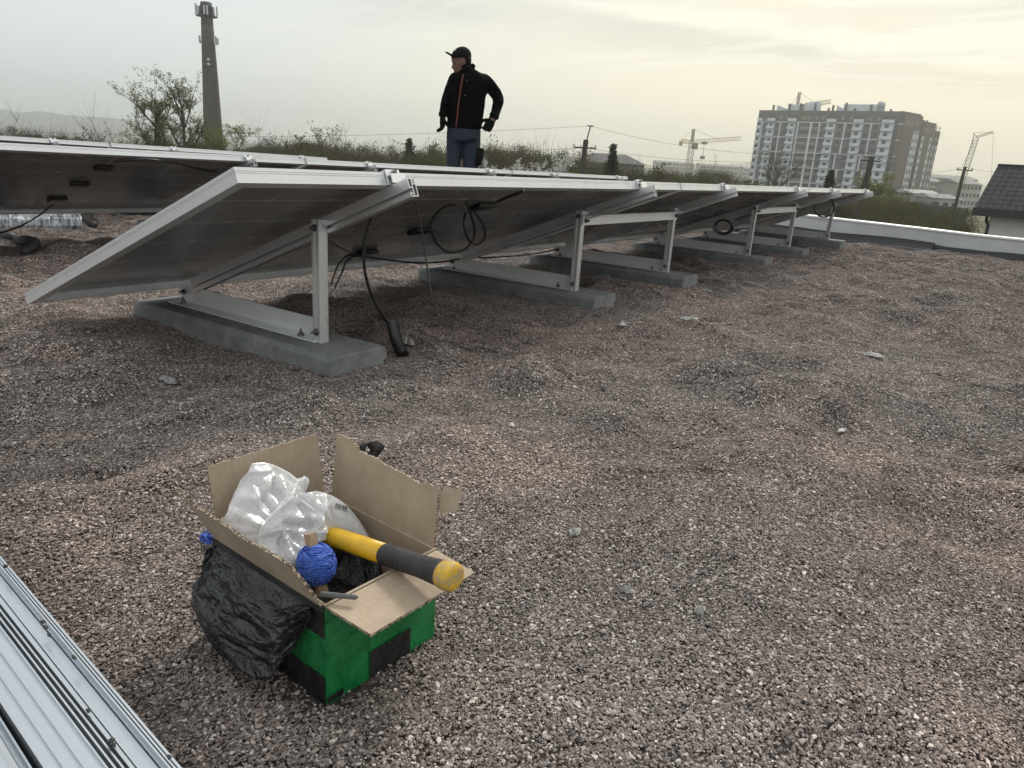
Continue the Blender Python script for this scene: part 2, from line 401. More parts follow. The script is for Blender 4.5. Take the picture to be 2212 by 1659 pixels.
def build_gravel():
    rng = np.random.default_rng(5)
    # icosahedron
    g = (1 + 5 ** .5) / 2
    ico = np.array([(-1, g, 0), (1, g, 0), (-1, -g, 0), (1, -g, 0), (0, -1, g), (0, 1, g), (0, -1, -g), (0, 1, -g), (g, 0, -1), (g, 0, 1), (-g, 0, -1), (-g, 0, 1)]) / (1 + g * g) ** .5
    icf = np.array([(0, 11, 5), (0, 5, 1), (0, 1, 7), (0, 7, 10), (0, 10, 11), (1, 5, 9), (5, 11, 4), (11, 10, 2), (10, 7, 6), (7, 1, 8), (3, 9, 4), (3, 4, 2), (3, 2, 6), (3, 6, 8), (3, 8, 9), (4, 9, 5), (2, 4, 11), (6, 2, 10), (8, 6, 7), (9, 8, 1)])
    cl = bpy.data.collections.new('gravel_clusters')
    def rotm(n):
        q = rng.normal(size=(n, 4)); q /= np.linalg.norm(q, axis=1)[:, None]; w, x, y, z = q.T
        return np.stack([1 - 2 * (y * y + z * z), 2 * (x * y - z * w), 2 * (x * z + y * w), 2 * (x * y + z * w), 1 - 2 * (x * x + z * z), 2 * (y * z - x * w), 2 * (x * z - y * w), 2 * (y * z + x * w), 1 - 2 * (x * x + y * y)], -1).reshape(n, 3, 3)
    for c in range(8):
        n = 250
        rad = .052 * np.sqrt(rng.random(n)); th = rng.random(n) * 6.283
        size = np.clip(rng.lognormal(math.log(.00175), .36, n), .0009, .0046)
        pos = np.stack([rad * np.cos(th), rad * np.sin(th), rng.random(n) * .006 - .003], -1)
        asp = np.stack([np.ones(n) * 1.45, .90 + .25 * rng.random(n), .42 + .25 * rng.random(n)], -1)
        v = ico[None] * (1 + rng.normal(size=(n, 12, 1)) * .17) + rng.normal(size=(n, 12, 3)) * .1
        v = v * asp[:, None, :] * size[:, None, None]
        tz = rng.random(n) * 6.283; tx = rng.normal(size=n) * .55; cz, sz, cx, sx = np.cos(tz), np.sin(tz), np.cos(tx), np.sin(tx); o1, z1 = np.ones(n), np.zeros(n)
        tilt = np.stack([cz, -sz * cx, sz * sx, sz, cz * cx, -cz * sx, z1, sx, cx], -1).reshape(n, 3, 3)
        v = np.einsum('nij,nkj->nki', tilt, v)
        v[:, :, 2] *= .8
        v = v + pos[:, None, :]
        f = icf[None] + (np.arange(n) * 12)[:, None, None]
        me = bpy.data.meshes.new('gravel_cluster'); me.from_pydata(v.reshape(-1, 3).tolist(), [], f.reshape(-1, 3).tolist())
        me.materials.append(MATS['gravel']); me.update()
        o = bpy.data.objects.new('gravel_cluster', me); cl.objects.link(o)
    # scatter points over what the view (and a step to either side of it) can see
    pts = []; scl = []
    for (r0, r1, sp, sc) in ((0.0, 1.5, .029, .66), (1.5, 3.2, .034, .72), (3.2, 5.5, .047, .85), (5.5, 9.5, .070, 1.1)):
        xs = np.arange(-.6, 8.4, sp); ys = np.arange(-4.2, 6.2, sp)
        X, Y = np.meshgrid(xs, ys); X = X + rng.uniform(-.5, .5, X.shape) * sp; Y = Y + rng.uniform(-.5, .5, Y.shape) * sp
        X, Y = X.ravel(), Y.ravel()
        d = np.hypot(X, Y); a = np.arctan2(Y, X) - YAW
        kp = (d >= r0) & (d < r1) & ((np.abs(a) < R(52)) | (d < .5)) & (X < 8.38)
        kp &= ~((X > .39) & (X < .57) & (Y > .455) & (Y < .68))
        pts.append(np.stack([X[kp], Y[kp]], -1)); scl.append(np.full(kp.sum(), sc))
    p = np.concatenate(pts); s = np.concatenate(scl)
    Z = roof_h(p[:, 0], p[:, 1]); e = .02
    dzx = (roof_h(p[:, 0] + e, p[:, 1]) - roof_h(p[:, 0] - e, p[:, 1])) / (2 * e); dzy = (roof_h(p[:, 0], p[:, 1] + e) - roof_h(p[:, 0], p[:, 1] - e)) / (2 * e)
    n = len(p)
    me = bpy.data.meshes.new('gravel'); me.vertices.add(n)
    me.vertices.foreach_set('co', np.column_stack([p, Z]).astype(np.float32).ravel())
    sp_ = rng.random(n) * 6.283
    at = me.attributes.new('scl', 'FLOAT', 'POINT'); at.data.foreach_set('value', (s * rng.uniform(.88, 1.14, n)).astype(np.float32))
    # tilt with the surface: rotate about z first, then x, then y
    ca, sa = np.cos(sp_), np.sin(sp_)
    rot = np.zeros((n, 3), np.float32)
    for i in range(n):
        nv = Vector((-dzx[i], -dzy[i], 1)); q = nv.to_track_quat('Z', 'Y') @ Euler((0, 0, sp_[i])).to_quaternion()
        rot[i] = q.to_euler()
    at = me.attributes.new('rot', 'FLOAT_VECTOR', 'POINT'); at.data.foreach_set('vector', rot.ravel())
    at = me.attributes.new('idx', 'INT', 'POINT'); at.data.foreach_set('value', rng.integers(0, 8, n).astype(np.int32))
    o = bpy.data.objects.new('gravel', me); COL.objects.link(o); tag(o, 'loose brown and grey stone chippings covering the flat roof', 'gravel', kind='stuff')
    me.materials.append(MATS['gravel'])
    ng = bpy.data.node_groups.new('scatter_gravel', 'GeometryNodeTree')
    ng.interface.new_socket('Geometry', in_out='INPUT', socket_type='NodeSocketGeometry'); ng.interface.new_socket('Geometry', in_out='OUTPUT', socket_type='NodeSocketGeometry')
    h = N(ng); gi = h.n('NodeGroupInput'); go = h.n('NodeGroupOutput')
    ci = h.n('GeometryNodeCollectionInfo'); ci.inputs[0].default_value = cl; ci.inputs[1].default_value = True; ci.inputs[2].default_value = True
    ar = h.n('GeometryNodeInputNamedAttribute', {0: 'rot'}, data_type='FLOAT_VECTOR'); as_ = h.n('GeometryNodeInputNamedAttribute', {0: 'scl'}, data_type='FLOAT'); ai = h.n('GeometryNodeInputNamedAttribute', {0: 'idx'}, data_type='INT')
    er = h.n('FunctionNodeEulerToRotation', {0: ar.outputs[0]})
    mp = h.n('GeometryNodeMeshToPoints', {0: gi.outputs[0]})
    ip = h.n('GeometryNodeInstanceOnPoints', {'Points': mp.outputs[0], 'Instance': ci.outputs[0], 'Pick Instance': True, 'Instance Index': ai.outputs[0], 'Rotation': er.outputs[0], 'Scale': as_.outputs[0]})
    ng.links.new(ip.outputs[0], go.inputs[0])
    md = o.modifiers.new('scatter', 'NODES'); md.node_group = ng
    print('gravel clusters', n)
build_gravel()

# parapet at the far edge of the roof
def build_parapet():
    X0 = 8.42; t = thing('parapet_wall', 'low pale grey parapet wall with white coping along the far roof edge', 'wall', (X0, 0, 0))
    z1 = .128
    zt_ = lambda y: .030 * max(0.0, min(y - .4, 2.0, (7 - y) * .5))
    ys = np.linspace(-5, 12.5, 100)
    b = MB()
    prof = [(0, -.15), (.0, z1 - .006), (.14, z1 - .004), (.14, -8.0)]
    b.loft([[Vector((x + .004 * math.sin(y * 3.1 + z * 9), y, z + (zt_(y) if z > 0 else 0))) for x, z in prof] for y in ys]); b.build('wall', 'parapet_coating', t)
    c = MB(); prof = [(-.012, z1 - .012), (-.012, z1 + .004), (.01, z1 + .012), (.16, z1 + .006), (.16, z1 - .03)]
    c.loft([[Vector((x, y, z + zt_(y) + .003 * math.sin(y * 2.3))) for x, z in prof] for y in ys]); c.build('coping', 'white_coping', t)
    d = MB()
    rnd = random.Random(3)
    hs = [.05 + .012 * rnd.random() for _ in ys]
    def up(y): return (-.012 if y < .75 else .012) + .03 * float(sstep(1.2, 2.4, y))
    d.loft([[Vector((-.05, y, -.10)), Vector((-.02, y, -.04)), Vector((-.008, y, up(y) + .01 * rnd.random())), Vector((.02, y, up(y))), Vector((.02, y, -.05))] for y in ys])
    d.build('bitumen_upstand', 'bitumen', t)
    e = MB(); e.grid(16, 4, lambda u, v: Vector((-.012 - .20 * v + .10 * u * v, .75 + 2.0 * u, .018 + .03 * u + .008 * math.sin(u * 9) - (.075 + .02 * u) * v)))
    e.build('felt_strip', 'bitumen', t, solid=.004)
    for y in (-.35, 1.78): 
        s = MB(); s.bar((-.004, y, 0), (-.004, y, z1 - .03), .006, .004); s.build('joint', 'grey_felt', t)
build_parapet()
# ================================================================ solar panels
PL, PW, PT = 2.094, 1.038, R(21.67)
CT, ST = math.cos(PT), math.sin(PT)
ROW1 = dict(x0=.8496, y=2.193, z=.106, tilt=PT)
def panel_proto():
    t = thing('solar_panel', '', 'solar panel')
    f = MB(); T, Hh = .002, .030
    def side(p, q, inn):      # frame bar with lips; p->q outer bottom edge line, inn = inward unit
        p, q, inn = Vector(p), Vector(q), Vector(inn)
        up = Vector((0, 0, 1))
        prof = [(0, 0), (0, -.0065), (.0008, -.0068), (.0008, -.0082), (0, -.0085), (0, -.0105), (.0008, -.0108), (.0008, -.0122), (0, -.0125), (0, -Hh), (.028, -Hh), (.028, -Hh + T), (.004, -Hh + T), (.004, -.008), (.010, -.008), (.010, 0)]
        d = (q - p).normalized()
        rings = []
        for (e, sg) in ((p, 1), (q, -1)):
            rings.append([e + inn * a + d * (a * sg) + up * b for a, b in prof])
        f.loft(rings)
    side((0, 0, 0), (PL, 0, 0), (0, 1, 0)); side((PL, 0, 0), (PL, PW, 0), (-1, 0, 0)); side((PL, PW, 0), (0, PW, 0), (0, -1, 0)); side((0, PW, 0), (0, 0, 0), (1, 0, 0))
    f.build('frame', 'alu_frame', t)
    g = MB(); g.box((.005, .005, -.0075), (PL - .005, PW - .005, -.0015)); 
    o = g.build('glass', ['panel_back_glass', 'panel_front_glass'], t)
    for pl in o.data.polygons:
        if pl.normal.z > .5: pl.material_index = 1
    for yy in (.235, .52, .80):
        j = MB(); j.box((PL / 2 - .045, yy - .026, -.0235), (PL / 2 + .045, yy + .026, -.0078)); jo = j.build('junction_box', 'black_plastic', t, bevel=.006)
    return t
pp = panel_proto()
def place_panel(o, xr, row, label, group):
    sx = row.get('sx', 0); xe = 7.17 if row is not ROW3 else 5.06
    o.location = (xr, row['y'], row['z'] + sx * (xe - xr)); o.rotation_euler = (row['tilt'], -sx, math.pi)
    tag(o, label, None, group)
ROW2 = dict(x0=.8496, y=4.55, z=.100, tilt=R(20.1), sx=.0032)
ROW3 = dict(x0=.8496 - 2.114, y=6.78, z=.122, tilt=R(18.8), sx=.0105)
labs1 = ['nearest grey framed solar panel, tilted up on the first concrete slab', 'tilted solar panel in the middle of the front row, coiled black cable hanging under it', 'tilted solar panel at the far end of the front row by the parapet']
labs2 = ['tilted solar panel in second row, its dark underside above the plastic wrapped bundle', 'solar panel in second row, its top edge just behind the nearest panel corner', 'tilted solar panel at far end of second row, in front of the standing man']
labs3 = ['tilted solar panel in the rearmost row, leftmost part of its top edge showing', 'tilted solar panel at the right end of the rearmost row, only its top edge showing']
first = True
for row, labs, g in ((ROW1, labs1, 'solar panels of the front row'), (ROW2, labs2, 'solar panels of the second row'), (ROW3, labs3, 'solar panels of the rearmost row')):
    for i, lb in enumerate(labs):
        o = pp if first else copy_tree(pp); first = False
        place_panel(o, row['x0'] + (PL + .02) * (i + (1 if row is ROW3 else 0)) + PL, row, lb, g)

# ================================================================ aluminium support frames on concrete slabs
RAILX = [.4112, 1.7084, 2.6114, 3.8984, 4.8374, 6.0934]     # from the row's left end
def P1(s, yy, off=0.0, row=ROW1):
    """point in the panel plane: s along the row from its left end, yy up the slope, off below the top face"""
    c, sn = math.cos(row['tilt']), math.sin(row['tilt'])
    return Vector((row['x0'] + s, row['y'] - yy * c - off * sn, row['z'] + yy * sn - off * c))
def support_proto():
    # built for rail at local x = 0, y/z as in ROW1 with the row's low edge at local (0, 0, 0)
    t = thing('mounting_frame', '', 'support frame')
    c, sn = CT, ST
    Q = lambda yy, off: Vector((0, -yy * c - off * sn, yy * sn - off * c))
    w, hh = .024, .042
    a, b = Q(.14, .031), Q(PW + .055, .031)      # rail axis along its top
    d = (b - a).normalized(); upv = Vector((0, sn, c)); xv = Vector((1, 0, 0))
    r = MB()
    def wall(x0, z0, x1, z1):
        V = [e + xv * x + upv * z for e in (a, b) for (x, z) in ((x0, z0), (x1, z0), (x1, z1), (x0, z1))]
        r.add(V, [(0, 3, 2, 1), (4, 5, 6, 7), (0, 1, 5, 4), (1, 2, 6, 5), (2, 3, 7, 6), (3, 0, 4, 7)])
    T = .0022; xl, xr = -.013, .011
    wall(xr - T, -hh, xr, 0)                      # far side wall
    wall(xl, -.024, xl + T, 0)                    # near wall, upper part
    wall(xl, -hh, xl + T, -.032)                  # near wall, lower part (slot between)
    wall(-.003, -hh + T, -.003 + T, 0)            # inner web
    wall(xl + T, -T, -.003, 0)                    # top of near chamber
    wall(-.003 + T, -.012 - T, xr - T, -.012)     # floor of the top channel
    wall(xl + T, -.022, -.003, -.022 + T)
    wall(xl + T, -.036, -.003, -.036 + T)
    wall(xl + T, -hh, xr - T, -hh + T)            # bottom
    r.build('rail', 'alu_rail', t)
    zs = -.106 + .05                              # slab top below the row's low edge
    base = MB()
    L0, L1 = -.075, -.748
    base.box((-.004, L1, zs + .002), (-.001, L0, zs + .054)); base.box((-.048, L1, zs + .002), (-.004, L0, zs + .005))
    base.build('base_rail', 'alu_bright', t)
    yp = -.748
    ztop = (-yp) * ST / CT - .031 / CT - .006
    p = MB(); T = .003
    p.box((-.037, yp - .012, zs + .001), (-.0145, yp - .0095, ztop)); p.box((-.0140, yp - .012, zs + .001), (-.0115, yp + .012, ztop))
    p.box((-.037, yp + .0125, zs + .001), (-.0115, yp + .015, ztop)); p.box((-.0395, yp - .012, zs + .001), (-.037, yp - .004, ztop)); p.box((-.0395, yp + .006, zs + .001), (-.037, yp + .015, ztop)); p.box((-.0375, yp - .004, zs + .001), (-.0355, yp + .006, ztop))
    p.build('post', 'alu_post', t)
    # end clamps gripping the frame
    for yy, sg, nm in ((PW, 1, 'clamp'), (0, -1, 'clamp')):
        if sg < 0: continue
        cl = MB(); e = Q(yy, 0)
        def cb(y0, z0, y1, z1, x0=-.022, x1=.022):
            V = [e + xv * x + d * yv + upv * zv for x in (x0, x1) for (yv, zv) in ((y0, z0), (y1, z0), (y1, z1), (y0, z1))]
            cl.add(V, [(0, 1, 2, 3), (7, 6, 5, 4), (0, 4, 5, 1), (1, 5, 6, 2), (2, 6, 7, 3), (3, 7, 4, 0)])
        cb(.002, -.030, .0055, .005); cb(-.009, .0015, .002, .005); cb(.0055, -.012, .020, -.009); cb(.017, -.030, .020, -.012)
        co = cl.build('clamp', 'alu_bright', t)
        bo = MB(); q = e + d * .0115 + upv * -.030; bo.tube([q, q + upv * .028], .0035, 8); bo.tube([q + upv * .025, q + upv * .031], .0065, 6); bo.build('bolt', 'steel_bolt', co)
    # bolts
    def bolt(pos, dirv, r_=.006):
        m = MB(); pos = Vector(pos); dirv = Vector(dirv)
        m.tube([pos, pos + dirv * .004], r_ * 1.5, 12); m.tube([pos + dirv * .004, pos + dirv * .010], r_, 6); m.tube([pos + dirv * .01, pos + dirv * .018], r_ * .45, 8)
        m.build('bolt', 'steel_bolt', t)
    bolt((-.028, L0 - .05, zs + .006), (0, 0, 1)); bolt((-.0055, L0 - .022, zs + .034), (-1, 0, 0))
    bolt((-.030, yp + .075, zs + .006), (0, 0, 1)); bolt((-.040, yp + .001, zs + .030), (-1, 0, 0)); bolt((-.040, yp + .001, ztop - .02), (-1, 0, 0))
    return t
sp = support_proto()
def slab_proto():
    m = MB(); rnd = random.Random(4)
    # chamfered kerb slab, chipped a little: long axis y, top at z = 0
    w, L, h0 = .192, .90, .085
    n = 26; rings = []
    for i in range(n + 1):
        y = -L * i / n
        e = 0.002 if i in (0, n) else 0
        j = lambda s: rnd.uniform(-s, s)
        hw = w / 2 - e
        rings.append([Vector((-hw + j(.001), y, -h0)), Vector((-hw + j(.001), y, -.014 + j(.0015))), Vector((-hw + .010 + j(.002), y, -e * .8)), Vector((hw - .012 + j(.002), y, -e * .8)), Vector((hw + j(.001), y, -.015 + j(.002))), Vector((hw + j(.001), y, -.034)), Vector((hw - .012, y, -.038 + j(.002))), Vector((hw - .010, y, -h0))])
    # the front end is cut at a slant, its lower half stepped back
    m.loft(rings)
    return m.build('concrete_slab', 'concrete', bevel=.003)
sl = slab_proto()
slab_labels = ['weathered grey concrete slab nearest the camera, with the first post standing on it', 'concrete slab under the second post, at the left end of the nearer cross bar', 'concrete slab under the third post, at the right end of the nearer cross bar', 'concrete slab under the fourth post, at the left end of the far cross bar', 'concrete slab under the fifth post, at the right end of the far cross bar', 'farthest concrete slab of the front row, next to the parapet']
frame_labels = ['nearest aluminium support frame, its open rail end jutting past the panel edge', 'support frame on the second slab, holding the left end of the nearer cross bar', 'support frame on the third slab, holding the right end of the nearer cross bar', 'support frame on the fourth slab, holding the left end of the far cross bar', 'support frame on the fifth slab, holding the right end of the far cross bar', 'last aluminium support frame at the parapet end of the front row']
first = True
for ri, row in enumerate((ROW1, ROW2, ROW3)):
    for i, s in enumerate(RAILX):
        if ri == 2 and i > 3: continue
        x = row['x0'] + s + (PL + .02 if ri == 2 else 0)
        if ri == 2 and x > 5.0: continue
        o = sp if first else copy_tree(sp); q = sl if first else sl.copy()
        if not first: COL.objects.link(q)
        first = False
        zx = row.get('sx', 0) * ((7.17 if ri == 1 else 5.06) - x)
        o.location = (x, row['y'], row['z'] + zx); o.rotation_euler = (PT - row['tilt'], 0, 0); q.location = (x - .012, row['y'] + .02, row['z'] + zx - .056 - (.012 if ri else 0))
        if ri == 0: q.rotation_euler = (0, 0, R([0, .6, -.5, .4, -.6, .5][i]))
        if ri == 0: tag(o, frame_labels[i], None, 'support frames of the front row'); tag(q, slab_labels[i], 'concrete slab', 'concrete slabs under the front row')
        else:
            rn = ('second', 'rearmost')[ri - 1]
            tag(o, 'support frame under the %s row, only its clamp showing on the top edge' % rn, None, 'support frames of the %s row' % rn)
            tag(q, 'concrete slab under the %s row of panels' % rn, 'concrete slab', 'concrete slabs under the %s row' % rn)
# cross bars between neighbouring posts
def crossbar(i, j, label):
    xa, xb = ROW1['x0'] + RAILX[i] - .036, ROW1['x0'] + RAILX[j] - .012
    y = ROW1['y'] - .748 - .013; z = ROW1['z'] + .748 * ST / CT - .031 / CT - .040
    t = thing('cross_bar', label, 'cross bar', (xa, y, z), group='cross bars between the posts')
    L = xb - xa; b = MB(); b.box((0, -.004, -.02), (L, -.001, .016)); b.box((0, -.028, .016), (L, -.001, .019)); b.build('bar', 'alu_bright', t)
    for x in (.02, L - .02):
        m = MB(); m.tube([(x, -.0045, -.002), (x, -.010, -.002)], .009, 8); m.tube([(x, -.01, -.002), (x, -.022, -.002)], .0045, 8); m.build('bolt', 'steel_bolt', t)
crossbar(1, 2, 'pale aluminium cross bar bolted between the second and third posts')
crossbar(3, 4, 'pale aluminium cross bar bolted between the fourth and fifth posts, farther off')
# ================================================================ the cardboard box and what is in it
def m_card(h):
    o = h.obj()
    n = h.noise(o, 30, 6, .6); fl = h.noise(h.vscale(o, (1, 1, 1)), 420, 2); st = h.n('ShaderNodeTexWave', {'Vector': o, 'Scale': 38.0, 'Distortion': .6, 'Detail': 1.0}, bands_direction='X').outputs[1]
    c = h.ramp(n, [(.3, (.33, .255, .18)), (.7, (.42, .335, .245))])
    c = h.mix(h.maprange(fl, .66, .74, 0, .5), c, (.62, .54, .43))
    c = h.mix(h.maprange(fl, .34, .28, 0, .4), c, (.16, .11, .07))
    c = h.mix(h.math('MULTIPLY', st, .10), c, (.26, .20, .14))
    return pbsdf(h, c, .8, 0, bump=h.math('ADD', st, n), bstr=.12, bdist=.001)
mat('cardboard', m_card)
def m_cedge(h):
    w = h.n('ShaderNodeTexNoise', {'Vector': h.obj(), 'Scale': 420.0, 'Detail': 1.0}).outputs[0]
    return pbsdf(h, h.ramp(w, [(.38, (.05, .035, .022)), (.6, (.42, .34, .25))]), .9)
mat('cardboard_edge', m_cedge)
def m_tape(col, rough, ws):
    def f(h):
        o = h.obj(); n = h.noise(o, 26, 5, .6, .8); wr = h.noise(h.vscale(o, (1, 1, .22)), 70, 5, .7, 1.2)
        c = h.mix(h.maprange(n, .35, .65), tuple(x * .75 for x in col), tuple(min(1, x * 1.2 + .004) for x in col))
        c = h.mix(h.maprange(wr, .62, .78, 0, ws), c, tuple(min(1, x * 2 + .05) for x in col))  # paler streaks on the wrinkles: gloss painted into the tape colour
        return pbsdf(h, c, h.maprange(n, .3, .7, rough, rough + .2), 0, bump=h.math('ADD', wr, n), bstr=.55, bdist=.005, **{'Specular IOR Level': .6})
    return f
mat('green_tape', m_tape((.006, .175, .045), .24, .6))
mat('dark_green_tape', m_tape((.006, .085, .036), .3, .35))
mat('black_tape', m_tape((.010, .011, .011), .34, .12))
mat('brown_tape', m_tape((.17, .125, .075), .16, .5))
def m_film(h):
    o = h.obj(); n0 = h.noise(o, 38, 4, .6, 1.4); n = h.math('ABSOLUTE', h.math('SUBTRACT', n0, .5)); n2 = h.math('ABSOLUTE', h.math('SUBTRACT', h.noise(h.vscale(o, (1, .6, 1)), 85, 3, .5, .8), .5)); v = h.noise(o, 16, 4, .6, .6); n = h.math('MULTIPLY', h.math('ADD', n, h.math('MULTIPLY', n2, .6)), -2.2)
    return pbsdf(h, (.012, .013, .015), h.maprange(v, .3, .7, .13, .36), 0, bump=h.math('ADD', n, v), bstr=.75, bdist=.004, **{'Specular IOR Level': .6})
mat('black_film', m_film)

BO = Vector((.402, .471, .0)); BA = R(-3.5)
bm_ = Matrix.Translation(BO) @ Matrix.Rotation(BA, 4, 'Z')
BW, BL, BH = .151, .192, .115
box = thing('cardboard_box', 'open cardboard box covered in green and black tape, standing on the gravel', 'cardboard box', BO, (0, 0, BA))
def panel_sheet(poly, o, ux, uy, th, name, mats, parent, **kw):
    """flat cardboard piece: polygon in (ux, uy) axes at o, thickness th along ux x uy; edges get the second material"""
    m = MB(); ux, uy = Vector(ux).normalized(), Vector(uy).normalized(); nz = ux.cross(uy); o = Vector(o)
    n = len(poly)
    V = [o + ux * a + uy * b for a, b in poly] + [o + ux * a + uy * b + nz * th for a, b in poly]
    m.cur = 0; m.add(V, [tuple(range(n - 1, -1, -1)), tuple(range(n, 2 * n))])
    m.cur = 1; m.f += [(i, (i + 1) % n, n + (i + 1) % n, n + i) for i in range(n)]; m.mi += [1] * n
    return m.build(name, mats, parent, **kw)
t3 = .003
b = MB()
def bwall(a0, a1):
    b.box(a0, a1)
b.cur = 0
bwall((t3, t3, .002), (BW - t3, BL - t3, .005))                    # bottom
for (x0, y0, x1, y1) in ((0, 0, BW, t3), (0, BL - t3, BW, BL), (0, t3, t3, BL - t3), (BW - t3, t3, BW, BL - t3)):
    bwall((x0, y0, .002), (x1, y1, BH))
e5 = .0006
def patch(face, p0, z0, p1, z1, mi, lift=1):
    b.cur = mi; L = e5 * lift
    if face == 'f': V = [(p0, -L, z0), (p1, -L, z0), (p1, -L, z1), (p0, -L, z1)]
    elif face == 'l': V = [(-L, p1, z0), (-L, p0, z0), (-L, p0, z1), (-L, p1, z1)]
    elif face == 'r': V = [(BW + L, p0, z0), (BW + L, p1, z0), (BW + L, p1, z1), (BW + L, p0, z1)]
    else: V = [(p1, BL + L, z0), (p0, BL + L, z0), (p0, BL + L, z1), (p1, BL + L, z1)]
    b.add(V, [(0, 1, 2, 3)])
patch('f', -.0006, .0, BW + .0006, BH - .001, 1); patch('f', -.0006, .055, BW + .0006, BH - .018, 1, 2); patch('f', .054, .052, .113, BH - .002, 2, 3); patch('f', .054, .001, .112, .034, 3, 4); patch('f', .0, .003, .02, .01, 3, 3)
patch('f', .03, .066, BW, .069, 1, 5)
patch('l', -.0006, .0, BL + .0006, BH - .001, 1); patch('l', .0, .001, .10, .034, 3, 2); patch('l', .0, .078, .03, BH - .001, 3, 2); patch('l', .11, .02, .19, .09, 3, 2); patch('l', .10, .0, BL, .03, 3, 3)
patch('r', -.0006, .0, BL + .0006, BH - .001, 1); patch('r', .06, .0, .13, .06, 3, 2); patch('b', -.0006, .0, BW + .0006, BH - .001, 1); patch('b', .03, .02, .1, .08, 3, 2)
fl_ = MB(); fl_.grid(26, 30, lambda u, v: Vector((t3 + .001 + (BW - 2 * t3 - .002) * u, t3 + .001 + (BL - 2 * t3 - .002) * v, .052 + .022 * (float(vnoise(u * 5, v * 6, 61)) - .5) + .012 * (float(vnoise(u * 13, v * 15, 62)) - .5) + .045 * max(0, v - .62)))); fl_.build('inner_dark_fill', 'black_film', box, smooth=True)  # black crumpled sheet added so the inside of the box reads dark
b.build('box_body', ['cardboard', 'green_tape', 'dark_green_tape', 'black_tape'], box)
cm = ['cardboard', 'cardboard_edge']
rnd = random.Random(11)
# front flap: folded out flat over the front wall
panel_sheet([(.001, 0), (BW - .001, 0), (BW - .003, -.0585), (BW - .05, -.060), (.06, -.0595), (.004, -.060)][::-1], (0, -.001, BH - .001), (1, 0, 0), (0, 1, .035), -t3, 'front_flap', cm, box)
# back flap, upright and leaning a little
panel_sheet([(.003, 0), (BW - .005, 0), (BW - .008, .081), (.0, .080)], (0, BL - .001, BH), (1, 0, 0), (0, .12, 1), -t3, 'back_flap', cm, box)
# right flap with a torn upper edge
ed = [(.006, .069), (.02, .070), (.036, .0655)] + [(.036 + i * .008, .066 + .0022 * i / 10 * 3 + rnd.uniform(-.0012, .0012)) for i in range(1, 13)] + [(.140, .073), (.143, .080), (.152, .079), (.158, .083), (.181, .083)]
panel_sheet([(.182, 0), (.003, 0)] + ed, (BW - .001, 0, BH), (0, 1, 0), (.10, 0, 1), t3, 'right_flap', cm, box)
panel_sheet([(0, 0), (.02, .004), (.024, .03), (.014, .026), (.006, .034), (-.002, .022)], (BW + .010, .006, BH + .036), (.75, -.5, 0), (.1, .1, 1), .001, 'torn_paper', cm, box)
# left flap, leaning outwards, torn away towards the near corner
n_l = Vector((-.033, 0, .066)).normalized()
ed = [(-.001, .004), (.004, .034), (.014, .0595)] + [(.022 + i * .009, .0585 + rnd.uniform(-.0016, .0016) - .005 * math.exp(-((i - 7) / 2.5) ** 2)) for i in range(15)] + [(.158, .060), (.170, .058), (.178, .0545), (.184, .068), (.193, .073), (.191, .03), (.190, 0)]
lf = panel_sheet([(.0, .0)] + ed[::1], (-.001, 0, BH), (0, 1, 0), n_l, -t3, 'left_flap', cm, box)
# brown tape over the outside of that flap
m = MB(); nn = Vector((0, 1, 0)).cross(n_l)
m.grid(14, 5, lambda u, v: Vector((-.001, 0, BH)) + Vector((0, 1, 0)) * (.004 + .17 * u) + n_l * (v * (.014 + .034 * min(1, 3 * u) + .003 * math.sin(u * 20))) - nn * -(.0012 + .0008 * math.sin(u * 30 + v * 9) * 1 + t3 * 0) * -1)
m.build('brown_tape', 'brown_tape', lf, smooth=True)
# black plastic film hanging off the left side
Bp = spline([(-.005, .196, .095), (-.010, .208, .066), (-.026, .212, .040), (-.045, .168, .042), (-.053, .11, .030), (-.041, .044, .030), (-.018, .036, .055), (-.004, .014, .10)], 10)
nu, nv = 110, 80
def filmp(u, v):
    T = Vector((-.003, .190 - .178 * u, BH - .003)); q = u * (len(Bp) - 1); i = min(int(q), len(Bp) - 2); B = Bp[i].lerp(Bp[i + 1], q - i)
    p = T.lerp(B, v); env = math.sin(min(1, v * 1.4) * math.pi / 2)
    w = -(abs(float(vnoise(u * 7 + v * 3, v * 7 - u * 3, 21)) - .5) - .2) * .020 - (abs(float(vnoise(u * 17 - v * 7, v * 17 + u * 7, 22)) - .5) - .2) * .009 + (float(vnoise(u * 3.2, v * 3.2, 25)) - .5) * .014
    p = p + Vector((-1, -.15, .55)).normalized() * (w * env + .004 * math.sin(v * math.pi))
    return p
m = MB(); m.grid(nu, nv, filmp); m.build('black_plastic_film', 'black_film', box, smooth=True, solid=.0006)
m = MB(); m.bar((-.004, -.002, BH - .001), (-.004, .19, BH - .004), .004, .007); m.build('black_edge_tape', 'black_tape', box)
# loop of black tape stuck behind the right flap
m = MB()
lp = [(.163, .150, .168), (.168, .150, .186), (.176, .143, .192), (.180, .132, .188), (.176, .136, .178), (.168, .142, .168)]
lp = spline(lp, 6)
m.grid(len(lp), 3, lambda u, v: lp[int(round(u * (len(lp) - 1)))] + Vector((.006, -.010, .004)) * (v - .5) * 1.6)
m.build('tape_loop', 'black_tape', box, smooth=True, solid=.0006)

def inbox(o):
    o.matrix_world = bm_ @ o.matrix_world
    return o
